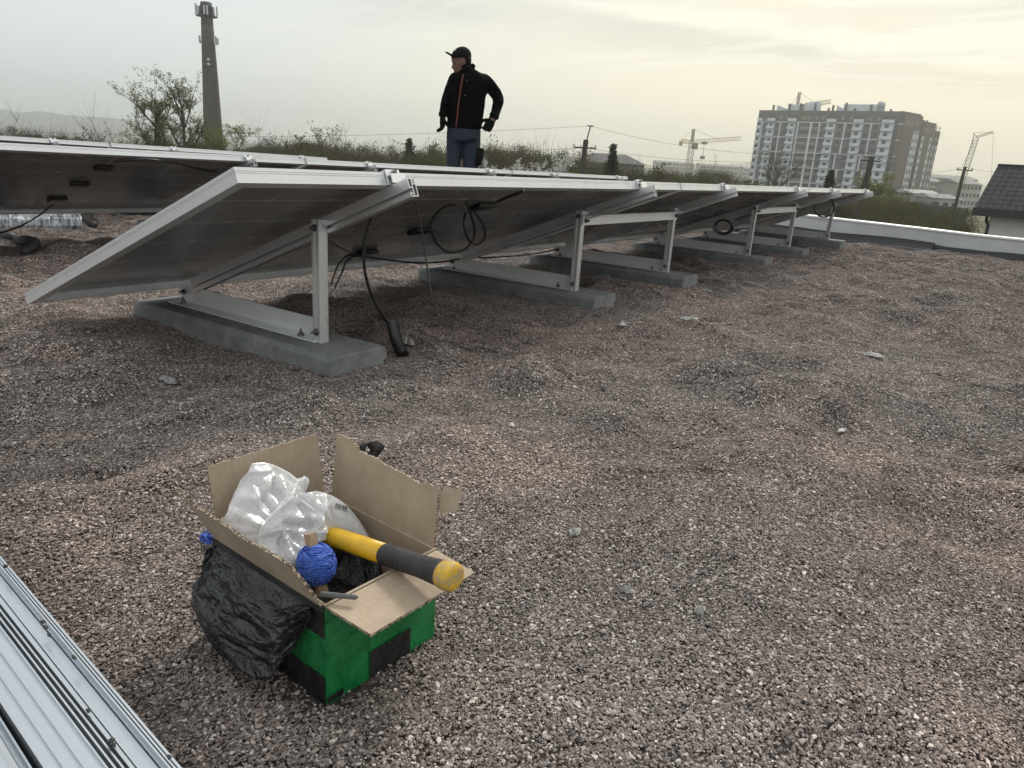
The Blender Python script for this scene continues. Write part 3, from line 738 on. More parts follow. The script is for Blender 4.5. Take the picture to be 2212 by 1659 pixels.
# ---- sledge hammer lying across the box
simple('yellow_fibreglass', (.62, .37, .012), .38, 0, .18, 40, .15)
def m_cap(h):
    o = h.obj(); n = h.noise(o, 130, 5, .65); z = h.n('ShaderNodeSeparateXYZ', {0: o}).outputs[2]
    c = h.mix(h.maprange(n, .38, .62), (.60, .36, .02), (.36, .27, .14))
    return pbsdf(h, c, .6, 0, bump=n, bstr=.5, bdist=.001)
mat('worn_yellow', m_cap)
def m_grip(h):
    o = h.obj(); n = h.noise(o, 60, 6, .65)
    return pbsdf(h, h.ramp(n, [(.35, (.013, .013, .015)), (.62, (.03, .03, .032)), (.75, (.12, .12, .12))]), .6, 0, bump=n, bstr=.2, bdist=.001)
mat('grip_rubber', m_grip)
simple('dark_iron', (.06, .06, .062), .5, .7, .3, 30)
A_, B_ = Vector((.089, -.082, .1425)), Vector((.0935, .155, .103))
dh = (B_ - A_).normalized()
qh = dh.to_track_quat('Z', 'Y').to_matrix().to_4x4()
ham = thing('sledgehammer', 'yellow and black sledgehammer handle lying across the open box, butt end outwards', 'hammer')
ham.matrix_world = bm_ @ Matrix.Translation(A_) @ qh
LH = (B_ - A_).length
def ring(z, rx, ry, n=28): return [Vector((rx * math.cos(2 * math.pi * j / n), ry * math.sin(2 * math.pi * j / n), z)) for j in range(n)]
m = MB(); m.loft([ring(z, r_, r_ * .92) for z, r_ in ((.098, .0116), (.15, .0118), (.2, .0117), (LH + .005, .0115))]); m.build('handle', 'yellow_fibreglass', ham, smooth=True)
g = []
zz = .012
while zz < .099:
    base = .0140 - .0018 * sstep(.01, .05, zz) + .0006 * sstep(.07, .1, zz)
    ph = ((zz - .026) % .0062) / .0062
    rr = float(base) - (.0009 if (.026 < zz < .084 and ph < .24) else 0)
    g.append(ring(zz, rr, rr * .92)); zz += .0012
g.append(ring(.1005, .0122, .0113)); g.append(ring(.101, .0118, .0110))
m = MB(); m.loft(g); gr = m.build('grip', 'grip_rubber', ham, smooth=True)
m = MB(); m.loft([ring(z, r_, r_ * .95) for z, r_ in ((-.0035, .0085), (-.0030, .0120), (-.0012, .0143), (.002, .0152), (.010, .0150), (.0135, .0144))]); m.build('butt_cap', 'worn_yellow', ham, smooth=True)
for (zc, ang, hw, hl) in ((.080, 198, .0042, .0065), (.021, 196, .0042, .0062)):     # yellow windows in the grip
    m = MB(); c0 = R(ang)
    V = []
    for i in range(18):
        a = 2 * math.pi * i / 18; r_ = .0133 if zc > .05 else .0146
        th = c0 + hw * math.cos(a) / r_; V.append(Vector((r_ * math.cos(th), r_ * .93 * math.sin(th), zc + hl * math.sin(a))))
    cpt = Vector((r_ * 1.004 * math.cos(c0), r_ * .934 * math.sin(c0), zc))
    m.add(V + [cpt], [(i, (i + 1) % 18, 18) for i in range(18)]); m.build('inlay', 'yellow_fibreglass', gr)
m = MB(); X = Matrix.Translation((0, 0, LH - .012)); m.box((-.045, -.017, -.017), (.045, .017, .017), X); m.build('hammer_head', 'dark_iron', ham, bevel=.005)
# ---- ball of blue twine wound on a stick
def m_twine(h):
    o = h.obj(); n = h.noise(o, 240, 3); 
    return pbsdf(h, h.ramp(n, [(.3, (.02, .055, .30)), (.55, (.045, .12, .50)), (.75, (.12, .22, .62))]), .65, 0, bump=n, bstr=.5, bdist=.0006)
mat('blue_twine', m_twine)
simple('split_wood', (.36, .27, .17), .75, 0, .5, 60, .5, (6, 6, .35))
st, sb_ = Vector((.0462, .0835, .1385)), Vector((.0440, .0620, .080)); ax = (st - sb_).normalized()
tw = thing('twine_ball', 'ball of blue twine wound round a split wooden stick inside the box', 'twine')
bc = (st + sb_) / 2 + ax * .001
tw.matrix_world = bm_ @ Matrix.Translation(bc) @ ax.to_track_quat('Z', 'Y').to_matrix().to_4x4()
m = MB(); m.blob((0, 0, 0), (.0192, .0192, .0215), 20, 12); core = m.build('core', 'blue_twine', tw, smooth=True)
m = MB(); rnd = random.Random(5)
for wq in range(60):
    tiltv = Vector((rnd.gauss(0, .38), rnd.gauss(0, .38), 1)).normalized(); u_ = tiltv.orthogonal().normalized(); v_ = tiltv.cross(u_)
    off = rnd.uniform(-.8, .8); pts = []
    for i in range(33):
        a = 2 * math.pi * i / 32; d_ = (u_ * math.cos(a) + v_ * math.sin(a)) * math.sqrt(1 - off * off) + tiltv * off
        pts.append(Vector((d_.x * .0198, d_.y * .0198, d_.z * .0222)) * (1 + .02 * math.sin(3 * a + wq) + rnd.uniform(0, .03)))
    m.tube(pts, .00075, 5, False)
m.build('twine', 'blue_twine', tw, smooth=True)
m = MB()
for s_ in (1, -1):
    zs = .017 if s_ > 0 else -.017
    nb = [[Vector((x * (1 + .1 * math.sin(3 * k_)), y, z)) for x, y in ((-.0055, -.0050), (.0050, -.0056), (.0055, .0045), (-.0045, .0050))] for k_, z in enumerate((zs * .3, zs, zs * 1.45, s_ * .0335))]
    m.loft(nb if s_ > 0 else nb[::-1])
    m.bar((.001, -.004, zs), (.0015, -.0045, s_ * .032), .0025, .0015)
m.build('stick', 'split_wood', tw)
# ---- crumpled clear plastic bag
def m_bag(h):
    o = h.obj()
    n = h.noise(o, 55, 6, .6, 1.2); v = h.n('ShaderNodeTexVoronoi', {'Vector': h.noise(o, 14, 3, .5, .5, 1), 'Scale': 8.0}, feature='DISTANCE_TO_EDGE').outputs['Distance']
    hgt = h.maprange(v, 0, .12)
    bp = h.n('ShaderNodeBump', {'Height': hgt, 'Strength': .25, 'Distance': .003}).outputs[0]
    milk = h.n('ShaderNodeMixShader', {0: .45, 1: h.n('ShaderNodeBsdfDiffuse', {0: (.90, .91, .93, 1), 'Normal': bp}).outputs[0], 2: h.n('ShaderNodeBsdfTranslucent', {0: (.88, .89, .91, 1), 'Normal': bp}).outputs[0]}).outputs[0]
    gl = h.n('ShaderNodeBsdfGlossy', {0: (.8, .8, .8, 1), 1: .34, 'Normal': bp}).outputs[0]
    tr = h.n('ShaderNodeBsdfTransparent', {0: (.93, .94, .95, 1)}).outputs[0]
    lw = h.n('ShaderNodeLayerWeight', {0: .35, 'Normal': bp}).outputs
    a = h.n('ShaderNodeMixShader', {0: h.math('MULTIPLY_ADD', lw[1], .45, h.maprange(n, .35, .7, .55, .80)), 1: tr, 2: milk}).outputs[0]
    return h.n('ShaderNodeMixShader', {0: h.math('MULTIPLY_ADD', lw[0], .22, .03), 1: a, 2: gl}).outputs[0]
mat('clear_plastic', m_bag)
mat('bag_print', lambda h: pbsdf(h, (.03, .03, .035), .5))
bag = thing('plastic_bag', 'crumpled translucent white plastic bag with a barcode stuffed in the open box', 'plastic bag', BO, (0, 0, BA))
def foldset(seed, c):
    # straight pinched folds fanning out from a few gathers, triangular in section
    rn_ = random.Random(seed); L = []
    for g in range(7):
        gx, gz = c[0] + rn_.uniform(-.05, .05), c[1] + rn_.uniform(-.03, .04); a0 = rn_.uniform(0, 6.28)
        for k_ in range(6):
            a = a0 + rn_.gauss(0, .8); ln = rn_.uniform(.03, .09)
            L.append((gx, gz, math.cos(a), math.sin(a), ln, rn_.uniform(.006, .014), rn_.uniform(-.011, .013)))
    return L
def folds(x, z, L):
    v = 0
    for gx, gz, dx, dz, ln, w_, h_ in L:
        t_ = (x - gx) * dx + (z - gz) * dz; s_ = abs(-(x - gx) * dz + (z - gz) * dx); w2 = w_ * (.3 + .9 * max(0, min(1, t_ / ln)))
        if 0 < t_ < ln and s_ < w2: v += h_ * (1 - s_ / w2) * min(1, t_ / ln * 4) * min(1, (ln - t_) / ln * 3)
    return v
FL_ = {31: foldset(31, (.045, .155)), 47: foldset(47, (.06, .115))}
def bagshape(outl, c, vfront, vback, seed, name, na=72, nr=44):
    """crumpled pouch: outline (u, z) at depth v"""
    O_ = spline([(u, 0, z) for u, z in outl] + [(outl[0][0], 0, outl[0][1])], 14)
    n = len(O_) - 1; m = MB(); V = []; F = []
    for sd_ in (0, 1):
        for i in range(nr + 1):
            rho = i / nr
            for j in range(n):
                e = O_[j]; x = c[0] + (e.x - c[0]) * rho; z = c[1] + (e.z - c[1]) * rho
                prof = (1 - rho ** 1.35) ** .85
                q = (x * 60 + seed, z * 60)
                cr = folds(x, z, FL_[seed]) + (float(vnoise(q[0] * .5, q[1] * .5, seed)) - .5) * .026
                if sd_ == 0: y = vfront + (c[2] - vfront) * (1 - prof) + cr * (.35 + .65 * prof) + (z - c[1]) * .35
                else: y = c[2] + (vback - c[2]) * prof + cr * .4 * prof + (z - c[1]) * .35
                y -= max(0, x - .098) * .9
                V.append(Vector((x, y, z)))
        o = sd_ * (nr + 1) * n
        for i in range(nr):
            for j in range(n):
                a, b2, c2, d2 = o + i * n + j, o + i * n + (j + 1) % n, o + (i + 1) * n + (j + 1) % n, o + (i + 1) * n + j
                F.append((a, b2, c2, d2) if sd_ == 0 else (d2, c2, b2, a))
    m.add(V, F)
    return m.build(name, 'clear_plastic', bag, smooth=True)
bagshape([(.036, .197), (.014, .178), (-.010, .152), (-.012, .130), (.02, .118), (.06, .125), (.095, .155), (.097, .166), (.088, .164), (.075, .178), (.055, .192)], (.045, .155, .155), .132, .180, 31, 'bag_rear')
fr = bagshape([(.055, .163), (.022, .150), (.008, .135), (.002, .105), (.012, .092), (.040, .098), (.072, .112), (.095, .118), (.106, .112), (.116, .104), (.127, .099), (.125, .112), (.119, .131), (.110, .147), (.097, .157), (.08, .163)], (.055, .122, .115), .096, .150, 47, 'bag_front')
# bottom of the stuffed bag fills the box under the visible folds
# barcode printed on the bag
from mathutils.bvhtree import BVHTree
bvh = BVHTree.FromPolygons([v.co.copy() for v in fr.data.vertices], [tuple(p.vertices) for p in fr.data.polygons])
im_ = bm_.inverted(); ocam = im_ @ Vector(CC)
def onbag(px, py):
    d = (im_.to_3x3() @ Vector(ray(px, py))).normalized(); h_ = bvh.ray_cast(ocam, d)[0]
    return None if h_ is None else h_ - d * .0009
bc_ = MB(); rnd = random.Random(9); t_ = 0.0
def bcquad(t0, t1, s0, s1):
    A0, AX, AY = (726.0, 1087.0), (27.0, 8.0), (-2.5, 12.0)
    q = [onbag(A0[0] + AX[0] * a + AY[0] * b_, A0[1] + AX[1] * a + AY[1] * b_) for a, b_ in ((t0, s0), (t1, s0), (t1, s1), (t0, s1))]
    if all(v is not None for v in q) and max((q[0] - v).length for v in q) < .02: bc_.add(q, [(0, 1, 2, 3)])
while t_ < 1:
    w = rnd.choice((.02, .03, .05, .07)); bcquad(t_, t_ + w, 0, .72); t_ += w + rnd.choice((.02, .03, .05))
for kx in range(12): bcquad(kx * .083, kx * .083 + .05, .82, .98)
bc_.build('barcode', 'bag_print', fr)
# ---- grey threaded rod end resting on the front flap
m = MB(); q0, q1 = Vector((.004, .010, .1215)), Vector((.0245, -.019, .1215)); d_ = (q1 - q0); pts = []; rs = []
for i in range(41):
    u = i / 40; pts.append(q0 + d_ * u); rs.append((.0028 + (.00035 if i % 3 == 0 else 0)) if u < .45 else (.0025 if u < .93 else .0025 * (1 - (u - .93) / .07 * .75)))
m.tube(pts, rs, 12); rod = m.build('grey_anchor', 'grey_felt', smooth=True); inbox(rod); tag(rod, 'short grey ribbed wall plug lying on the box corner and flap', 'wall plug')
MATS['grey_felt'].node_tree
# ---- tangle of blue twine on the gravel behind the box
m = MB(); rnd = random.Random(21); p = Vector((0, 0, .004)); pts = [p.copy()]
for i in range(46):
    a = i * .9 + rnd.uniform(-.4, .4); pts.append(Vector((.011 * math.cos(a) * rnd.uniform(.3, 1.1), .012 * math.sin(a) * rnd.uniform(.3, 1.1), .004 + .014 * rnd.random())))
pts += [Vector((.02, -.012, .006)), Vector((.034, -.020, .003))]
m.tube(spline(pts, 5), .0011, 5); tg = m.build('twine_tangle', 'blue_twine', smooth=True); g0 = bm_ @ Vector((.083, .365, 0)); tg.location = (g0.x, g0.y, float(roof_h(g0.x, g0.y)) + .004); tag(tg, 'small tangle of blue twine on the gravel left of the box', 'twine')

# ================================================================ bundle of new aluminium profiles, bottom left
def profile_bar(name, x0, width, top, kind, label):
    """one long extrusion along local y"""
    H = .040
    def rel(steps):
        # (x, depth) pairs walked left to right, with near vertical walls between them
        out = []
        for (xa, xb, d) in steps: out += [(xa + .0002, -d), (xb - .0002, -d)]
        return [(0, -H)] + out + [(width, -H)]
    if kind == 0:      # three dark slots between two flats
        pr = rel([(0, .0012, 0), (.0012, .0095, .0022), (.0095, .0108, 0), (.0108, .0195, .0022), (.0195, .0208, 0), (.0208, .0300, .0024), (.0300, .0316, 0), (.0316, .0338, .012), (.0338, .0356, 0), (.0356, .0378, .012), (.0378, .0396, 0), (.0396, .0416, .012), (.0416, width, 0)])
    elif kind == 1:    # lipped channel
        pr = rel([(0, .0026, 0), (.0026, .0034, .003), (.0034, .0058, .0004), (.0058, .0064, .003), (.0064, .0165, .0065), (.0165, .0172, .0085), (.0172, .0188, .0055), (.0188, .0205, 0), (.0205, .0213, .004), (.0213, .0231, .0003), (.0231, .0239, .005), (.0239, width, .0008)])
    else:              # broad soft face, a groove on the gravel side
        pr = [(0, -H), (0, -.006), (.0012, -.0015), (.0022, -.0015), (.0024, -.004), (.0150, -.0044), (.0152, -.0012), (.0170, -.0008), (.0172, -.0042), (.0185, -.0042), (.0188, -.0005), (.030, .0012), (.040, .0010), (.046, -.0015), (.0475, -.0035), (.0477, -.011), (.0515, -.011), (.0518, -.004), (width, -.003), (width, -H)]
    m = MB(); rings = [[Vector((x, y, z)) for x, z in pr] for y in (-.62, 1.05)]
    m.loft(rings); t = m.build(name, 'alu_stock')
    return t
AS = Matrix.Translation((.2685, .85, .09)) @ Matrix.Rotation(-math.atan2(.042, .432), 4, 'Z')
xx = 0; kinds = [(.0262, 1), (.0440, 0), (.0530, 2), (.0530, 2), (.0440, 0)]
al_labels = ['outermost grooved aluminium profile of the bundle, edging the gravel at bottom left', 'second aluminium profile from the gravel side, with paired dark grooves', 'broad smooth aluminium profile beside the one with three dark slots', 'second broad smooth aluminium profile, filling the bottom left corner', 'innermost aluminium profile of the bundle, outside the lower left corner']
zoff = [0, .004, .001, .006, .010]
for i, (w, kd) in enumerate(kinds):
    xx -= w + .0012
    t = profile_bar('aluminium_profile', 0, w, 0, kd, ''); t.matrix_world = AS @ Matrix.Translation((xx, 0, zoff[i])) @ Matrix.Rotation(R([.0, .25, -.15, .3, .2][i]), 4, 'Z')
    tag(t, al_labels[i], 'aluminium profile', 'bundle of aluminium profiles')
    # a second layer carries the visible one
    t = profile_bar('aluminium_profile', 0, w, 0, 0, ''); t.matrix_world = AS @ Matrix.Translation((xx, 0, zoff[i] - .0445))
    tag(t, 'aluminium profile in the lower layer of the bundle, hidden under the upper ones', 'aluminium profile', 'lower layer of aluminium profiles')
rnd = random.Random(8)
for i, (px, py) in enumerate(((98, 1355), (107, 1372), (190, 1535), (240, 1600), (93, 1343), (12, 1223), (160, 1420), (365, 1635), (245, 1608))):
    q = hitz(px, py, .0975); m = MB()
    m.blob((0, 0, 0), (.0028 * rnd.uniform(.5, 1.1), .0036 * rnd.uniform(.6, 1.2), .0014), 7, 4, .25)
    o = m.build('bitumen_crumb', 'bitumen'); o.location = q; tag(o, 'small black crumb lying on the aluminium profiles', 'crumb', 'black crumbs on the aluminium profiles')
# ================================================================ cables under the panels
def hitp(px, py, p0, n):
    d = Vector(ray(px, py)); c = Vector(CC); n = Vector(n)
    return c + d * ((Vector(p0) - c).dot(n) / d.dot(n))
def on_panel(px, py, off, row=ROW1):
    n = Vector((0, math.sin(row['tilt']), math.cos(row['tilt'])))
    return hitp(px, py, Vector((row['x0'], row['y'], row['z'] + row.get('sx', 0) * 5.3)) - n * off, n)
def cable(pts, r, label, m='black_rubber', name='cable', group=None, n=10, cat='cable', sides=8):
    b = MB(); b.tube(spline(pts, n), r, sides); o = b.build(name, m, smooth=True)
    return tag(o, label, cat, group)
pl = lambda l, off=.05, row=ROW1: [on_panel(x, y, off, row) for x, y in l]
yv = lambda l, y: [hitp(a, b, (0, y, 0), (0, 1, 0)) for a, b in l]
cable(yv([(812, 440), (804, 468), (788, 520), (786, 560), (791, 600), (806, 645), (832, 690), (848, 706)], 1.42), .0042, 'black cable dropping from the nearest rail into the ribbed conduit')
cable(yv([(889, 402), (893, 420), (908, 480), (918, 545), (926, 600), (934, 648)], 1.42), .0026, 'thin grey cable hanging straight down to the gravel beside the second slab', 'grey_cable')
# coil below the middle panel of the front row
cp = [(978, 408), (1002, 430), (1016, 460), (1026, 500), (1018, 525), (1000, 541), (970, 545), (945, 526), (932, 495), (938, 468), (962, 447), (995, 443), (1022, 456), (1044, 488), (1047, 512), (1032, 528), (1014, 520), (1003, 492), (1005, 462), (1018, 432), (1040, 412), (1062, 406)]
cq = []
for i, (x, y) in enumerate(cp): cq.append(hitp(x, y, (2.2, 1.56 + .004 * i, 0), (.35, -1, 0)))
cable(cq, .0042, 'black cable hanging in two loose loops under the middle panel')
cable(pl([(1074, 436), (1092, 428), (1112, 420), (1132, 412)], .04), .0045, 'short black cable with connector running up from the junction box')
cable(pl([(765, 548), (745, 556), (728, 578), (716, 612)], .05), .0035, 'black cable falling from the lowest junction box to the left, outer strand', group=None)
cable(pl([(768, 550), (748, 565), (738, 590), (718, 632)], .07), .0035, 'black cable falling from the lowest junction box to the left, inner strand')
cable(pl([(768, 552), (800, 556), (850, 563), (905, 568), (960, 565), (1010, 556)], .055), .0038, 'black cable sagging from the lowest junction box towards the second frame')
cable(pl([(1010, 556), (1060, 556), (1120, 552), (1170, 546), (1210, 536)], .05), .0036, 'black cable along the low edge behind the second slab')
cable(pl([(700, 512), (725, 530), (748, 542), (766, 546)], .03), .0030, 'reddish brown thin cable behind the first post', 'grey_cable')
def loop(cx, cy, rx, ry, x, label, turns=1.0, r=.0045, ph=0):
    pts = []
    for i in range(int(22 * turns) + 1):
        a = ph + 2 * math.pi * i / 22; k_ = 1 - .10 * i / 22
        pts.append(hitp(cx + rx * k_ * math.cos(a), cy + ry * k_ * math.sin(a), (x + .006 * i / 22, 1.75, 0), (1, .35, 0)))
    cable(pts, r, label, n=4)
loop(1563, 490, 21, 17, 3.95, 'bundle of black cable coiled under the low edge of the middle far panel', 2.6, .005)
loop(1780, 448, 23, 22, 6.05, 'single black cable loop hanging near the last support frame', 1.0, .006, -1.6)
cable(pl([(1562, 430), (1590, 421), (1640, 419), (1690, 423)], .03), .005, 'black cable sagging along the top of the third panel')
# second row
R2 = lambda l, off=.045: pl(l, off, ROW2)
cable(R2([(247, 350), (290, 345), (330, 345), (380, 353), (430, 365), (470, 371)]), .0055, 'black cable bowed across the underside of the second row panel')
cable([*R2([(113, 443), (92, 460), (70, 474)]), hitp(45, 488, (0, 4.35, 0), (0, 1, 0)), hitp(15, 499, (0, 4.2, 0), (0, 1, 0)), hitp(-20, 507, (0, 4.1, 0), (0, 1, 0))], .005, 'black cable falling from the second row panel to the left')
# ribbed conduit
c0, c1 = hitp(848, 700, (0, 1.40, 0), (0, 1, 0)), hitz(871, 768, .012)
pts = spline([c0, c0.lerp(c1, .5) + Vector((-.006, 0, 0)), c1], 13); m = MB()
m.tube(pts, [.0120 if i % 2 else .0168 for i in range(len(pts))], 14); o = m.build('conduit', 'black_plastic', smooth=False); tag(o, 'black ribbed conduit end sticking out of the gravel by the first slab', 'conduit')
# things on the roof at the left
simple('dark_hose', (.035, .035, .037), .6, 0, .4, 12, .2)
def gnd(px, py, dz=0.0):
    q = hitz(px, py, 0.0)
    for _ in range(6): q = hitz(px, py, float(roof_h(q.x, q.y)) + dz)
    return q
cable([gnd(-30, 492, .04), gnd(10, 507, .035), gnd(40, 518, .035), gnd(62, 521, .04), gnd(74, 526, .03), gnd(60, 540, .02), gnd(48, 546, .012)], .028, 'dark grey hose lying bent on the gravel at far left', 'dark_hose', 'hose', cat='hose', sides=12)
cable([gnd(158, 469, .03), gnd(180, 477, .03), gnd(204, 486, .025)], .024, 'short black pipe offcut lying on the gravel behind the wrapped bundle', 'dark_hose', 'pipe', cat='pipe', sides=12)
def m_wrap(h):
    o = h.obj(); n = h.noise(h.vscale(o, (1, .25, .25)), 34, 6, .7, 1.0)
    return pbsdf(h, h.ramp(n, [(.4, (.06, .065, .07)), (.62, (.45, .47, .5))]), .15, .35, bump=n, bstr=.9, bdist=.012)
mat('stretch_film', m_wrap)
wq = gnd(150, 497, .0); m = MB(); rnd = random.Random(2)
rings = []
for i in range(24):
    x = -1.6 * i / 23
    rings.append([Vector((x + .02 * (zz > .05), y + rnd.uniform(-.004, .004), zz + rnd.uniform(-.004, .004))) for y, zz in ((-.11, .0), (-.115, .05), (-.10, .095), (-.05, .12), (.06, .12), (.11, .09), (.11, 0))])
m.loft(rings); o = m.build('wrapped_bundle', 'stretch_film', smooth=False, bevel=.01); o.location = (wq.x + .1, wq.y + .1, wq.z - .02); o.rotation_euler = (0, 0, R(-14)); tag(o, 'long bundle wrapped in shiny stretch film lying under the second row', 'bundle')
# scraps of felt and pale stones on the gravel
def scrap(px, py, sx, sy, hgt, m_, label, seed, name='felt_scrap', cat='scrap', group=None):
    q = gnd(px, py, .004); b = MB(); rn = random.Random(seed)
    def f(u, v):
        a = u * 2 * math.pi; rr = v * (.75 + .25 * math.sin(a * 2 + seed) + .15 * math.sin(a * 5 + seed * 2))
        return Vector((sx * rr * math.cos(a), sy * rr * math.sin(a), hgt * (1 - v * v) * (.6 + .5 * math.sin(a * 3 + seed) * v) + .003 * rn.random()))
    b.grid(22, 6, f); o = b.build(name, m_, solid=.004); o.location = q; o.rotation_euler = (0, 0, seed * 1.3); tag(o, label, cat, group)
scrap(362, 822, .036, .020, .008, 'felt_scrap', 'torn grey felt scrap half buried in front of the first slab', 1)
scrap(1490, 690, .04, .024, .012, 'felt_scrap', 'torn grey felt scrap right of the second slab, in the open gravel', 2)
scrap(1345, 702, .03, .02, .012, 'felt_scrap', 'small grey felt scrap in front of the second slab', 3)
scrap(1882, 768, .05, .022, .010, 'felt_scrap', 'grey felt scrap alone on the gravel at right', 4)
scrap(1672, 588, .05, .035, .016, 'felt_scrap', 'pale grey scrap on the gravel beside the fourth slab', 5)
scrap(1525, 629, .035, .02, .012, 'felt_scrap', 'pale grey scrap at the end of the third slab', 6)
scrap(1818, 931, .016, .010, .004, 'white_scrap', 'flat white chip on the gravel at right', 7, 'stone_chip', 'stone')
scrap(1105, 920, .009, .006, .004, 'white_scrap', 'bright white chip on the gravel above the box', 8, 'stone_chip', 'stone')
scrap(1355, 1278, .009, .007, .006, 'felt_scrap', 'pale chip on the gravel right of the hammer', 9, 'stone_chip', 'stone')
scrap(1240, 1152, .014, .008, .004, 'felt_scrap', 'pale dusty chip between the box and the open gravel', 10, 'stone_chip', 'stone')
scrap(1510, 1322, .010, .006, .004, 'felt_scrap', 'grey flat chip low at the right of the box', 12, 'stone_chip', 'stone')
scrap(880, 742, .03, .022, .02, 'felt_scrap', 'grey felt scrap tucked behind the ribbed conduit', 13)
q = gnd(15, 702, .006); m = MB(); m.blob((0, 0, 0), (.026, .02, .012), 12, 7, .06); o = m.build('pale_stone', 'pale_stone', smooth=True); o.location = q; tag(o, 'rounded beige pebble on the gravel at the left edge', 'stone')

# ================================================================ the man
simple('black_fleece', (.003, .003, .0035), .95, 0, .35, 30, .3, **{'Specular IOR Level': .08})
simple('denim', (.017, .024, .042), .85, 0, .45, 14, .3)
simple('skin', (.15, .075, .052), .55, 0, .12, 20)
simple('cap_cloth', (.010, .010, .0085), .9, 0, .3, 30, .2, **{'Specular IOR Level': .15})
simple('glove_knit', (.005, .006, .0045), .95, 0, .4, 60, .4, **{'Specular IOR Level': .1})
simple('orange_zip', (.17, .035, .025), .5, 0, .15, 30)
simple('boot_leather', (.03, .022, .016), .6)
simple('eye_dark', (.014, .010, .008), .8, **{'Specular IOR Level': .15})
MD = 7.62
mq = P(1000, 350, MD)
man_az = math.atan2(mq.y, mq.x)
man = thing('person', 'person in black jacket, jeans, cap and gloves standing behind the panels, looking down', 'person', (mq.x, mq.y, float(roof_h(mq.x, mq.y))), (0, 0, man_az - math.pi / 2))
MS, MSZ = .00082, .000742; zt = P(985, 100, MD).z - float(roof_h(mq.x, mq.y))
def mp(cx, cy, y=0.0): return Vector(((cx - 440) * MS - .008, y, zt - (cy - 110) * MSZ))
def ering(c, rx, ry, n=20, tilt=(0, 0)):
    c = Vector(c); return [c + Vector((rx * math.cos(2 * math.pi * j / n), ry * math.sin(2 * math.pi * j / n), rx * math.cos(2 * math.pi * j / n) * tilt[0] + ry * math.sin(2 * math.pi * j / n) * tilt[1])) for j in range(n)]
def limb(m, pts, rs, n=14):
    sp_ = spline(pts, 6); k_ = len(sp_); rr = []
    for i in range(k_):
        q = i / (k_ - 1) * (len(rs) - 1); a = min(int(q), len(rs) - 2); rr.append(rs[a] + (rs[a + 1] - rs[a]) * (q - a))
    m.tube(sp_, rr, n)
# body: head in profile, neck, trunk, arms and legs in one skin
m = MB()
hd = [(448, 318, 400, .030), (440, 316, 432, .046), (420, 300, 452, .056), (395, 296, 470, .064), (370, 290, 480, .070), (345, 288, 486, .074), (320, 280, 490, .076), (290, 276, 492, .077), (255, 270, 494, .078), (220, 268, 492, .078), (180, 276, 486, .074), (150, 300, 466, .062), (128, 330, 440, .04)]
m.loft([ering(mp((a + b_) / 2, y_), (b_ - a) / 2 * MS, w) for (y_, a, b_, w) in hd])
m.loft([[mp(x_, y_, yy) for x_, y_, yy in ((290, 318, -.008), (290, 318, .008), (268, 372, .012), (300, 378, .016), (300, 378, -.016), (268, 372, -.012))][i:i + 3] for i in (0, 3)])
m.tube([mp(284, 338), mp(276, 364), mp(300, 376)], [.008, .013, .010], 8)
m.tube([mp(318, 398), mp(304, 402)], [.018, .012], 8); m.tube([mp(322, 418), mp(306, 418)], [.018, .011], 8); m.tube([mp(335, 442), mp(316, 440)], [.024, .015], 8)
m.tube([mp(282, 285, -.03), mp(278, 283, 0), mp(282, 285, .03)], .011, 8)
limb(m, [mp(425, 340), mp(435, 420), mp(450, 480)], [.058, .056, .075])
m.loft([ering(mp(480, y_), rx, ry) for y_, rx, ry in ((450, .10, .07), (520, .14, .09), (700, .14, .09), (900, .13, .085), (1080, .14, .09), (1180, .13, .09))][::-1])
AR = [mp(675, 500, .02), mp(770, 590, .05), mp(845, 705, .07), mp(828, 820, .03), mp(800, 940, -.03), mp(770, 1000, -.06)]
AL = [mp(320, 500, .0), mp(275, 620, .0), mp(225, 770, .0), mp(205, 880, -.03), mp(192, 960, -.05), mp(186, 1000, -.06)]
limb(m, AR, [.05, .05, .046, .040, .034, .032]); limb(m, AL, [.05, .05, .046, .040, .034, .032])
LL = [mp(345, 1120), mp(338, 1350), mp(335, 1560), mp(340, 1860, .01), mp(345, 2240, .03), mp(345, 2400, .02)]
LR = [mp(540, 1120), mp(545, 1350), mp(545, 1560), mp(542, 1860, .01), mp(535, 2240, .03), mp(535, 2400, .02)]
for L_ in (LL, LR): limb(m, L_, [.08, .075, .06, .05, .045, .04])
bo = m.build('body', 'skin', man, remesh=.010)
# ears, eye, hair fringe
m = MB(); m.blob(mp(402, 305, -.078), (.018, .010, .030), 10, 6); m.build('ear', 'skin', man, smooth=True)
m = MB(); m.blob(mp(312, 318, -.044), (.010, .016, .006), 8, 5); m.build('eye', 'eye_dark', man, smooth=True)
m = MB(); m.loft([ering(mp((a + b_) / 2, y_), (b_ - a) / 2 * MS, w, 18) for (y_, a, b_, w) in ((330, 430, 497, .070), (300, 420, 500, .079), (262, 410, 502, .082), (235, 380, 500, .082))][::-1]); m.build('hair', 'eye_dark', man, smooth=True)
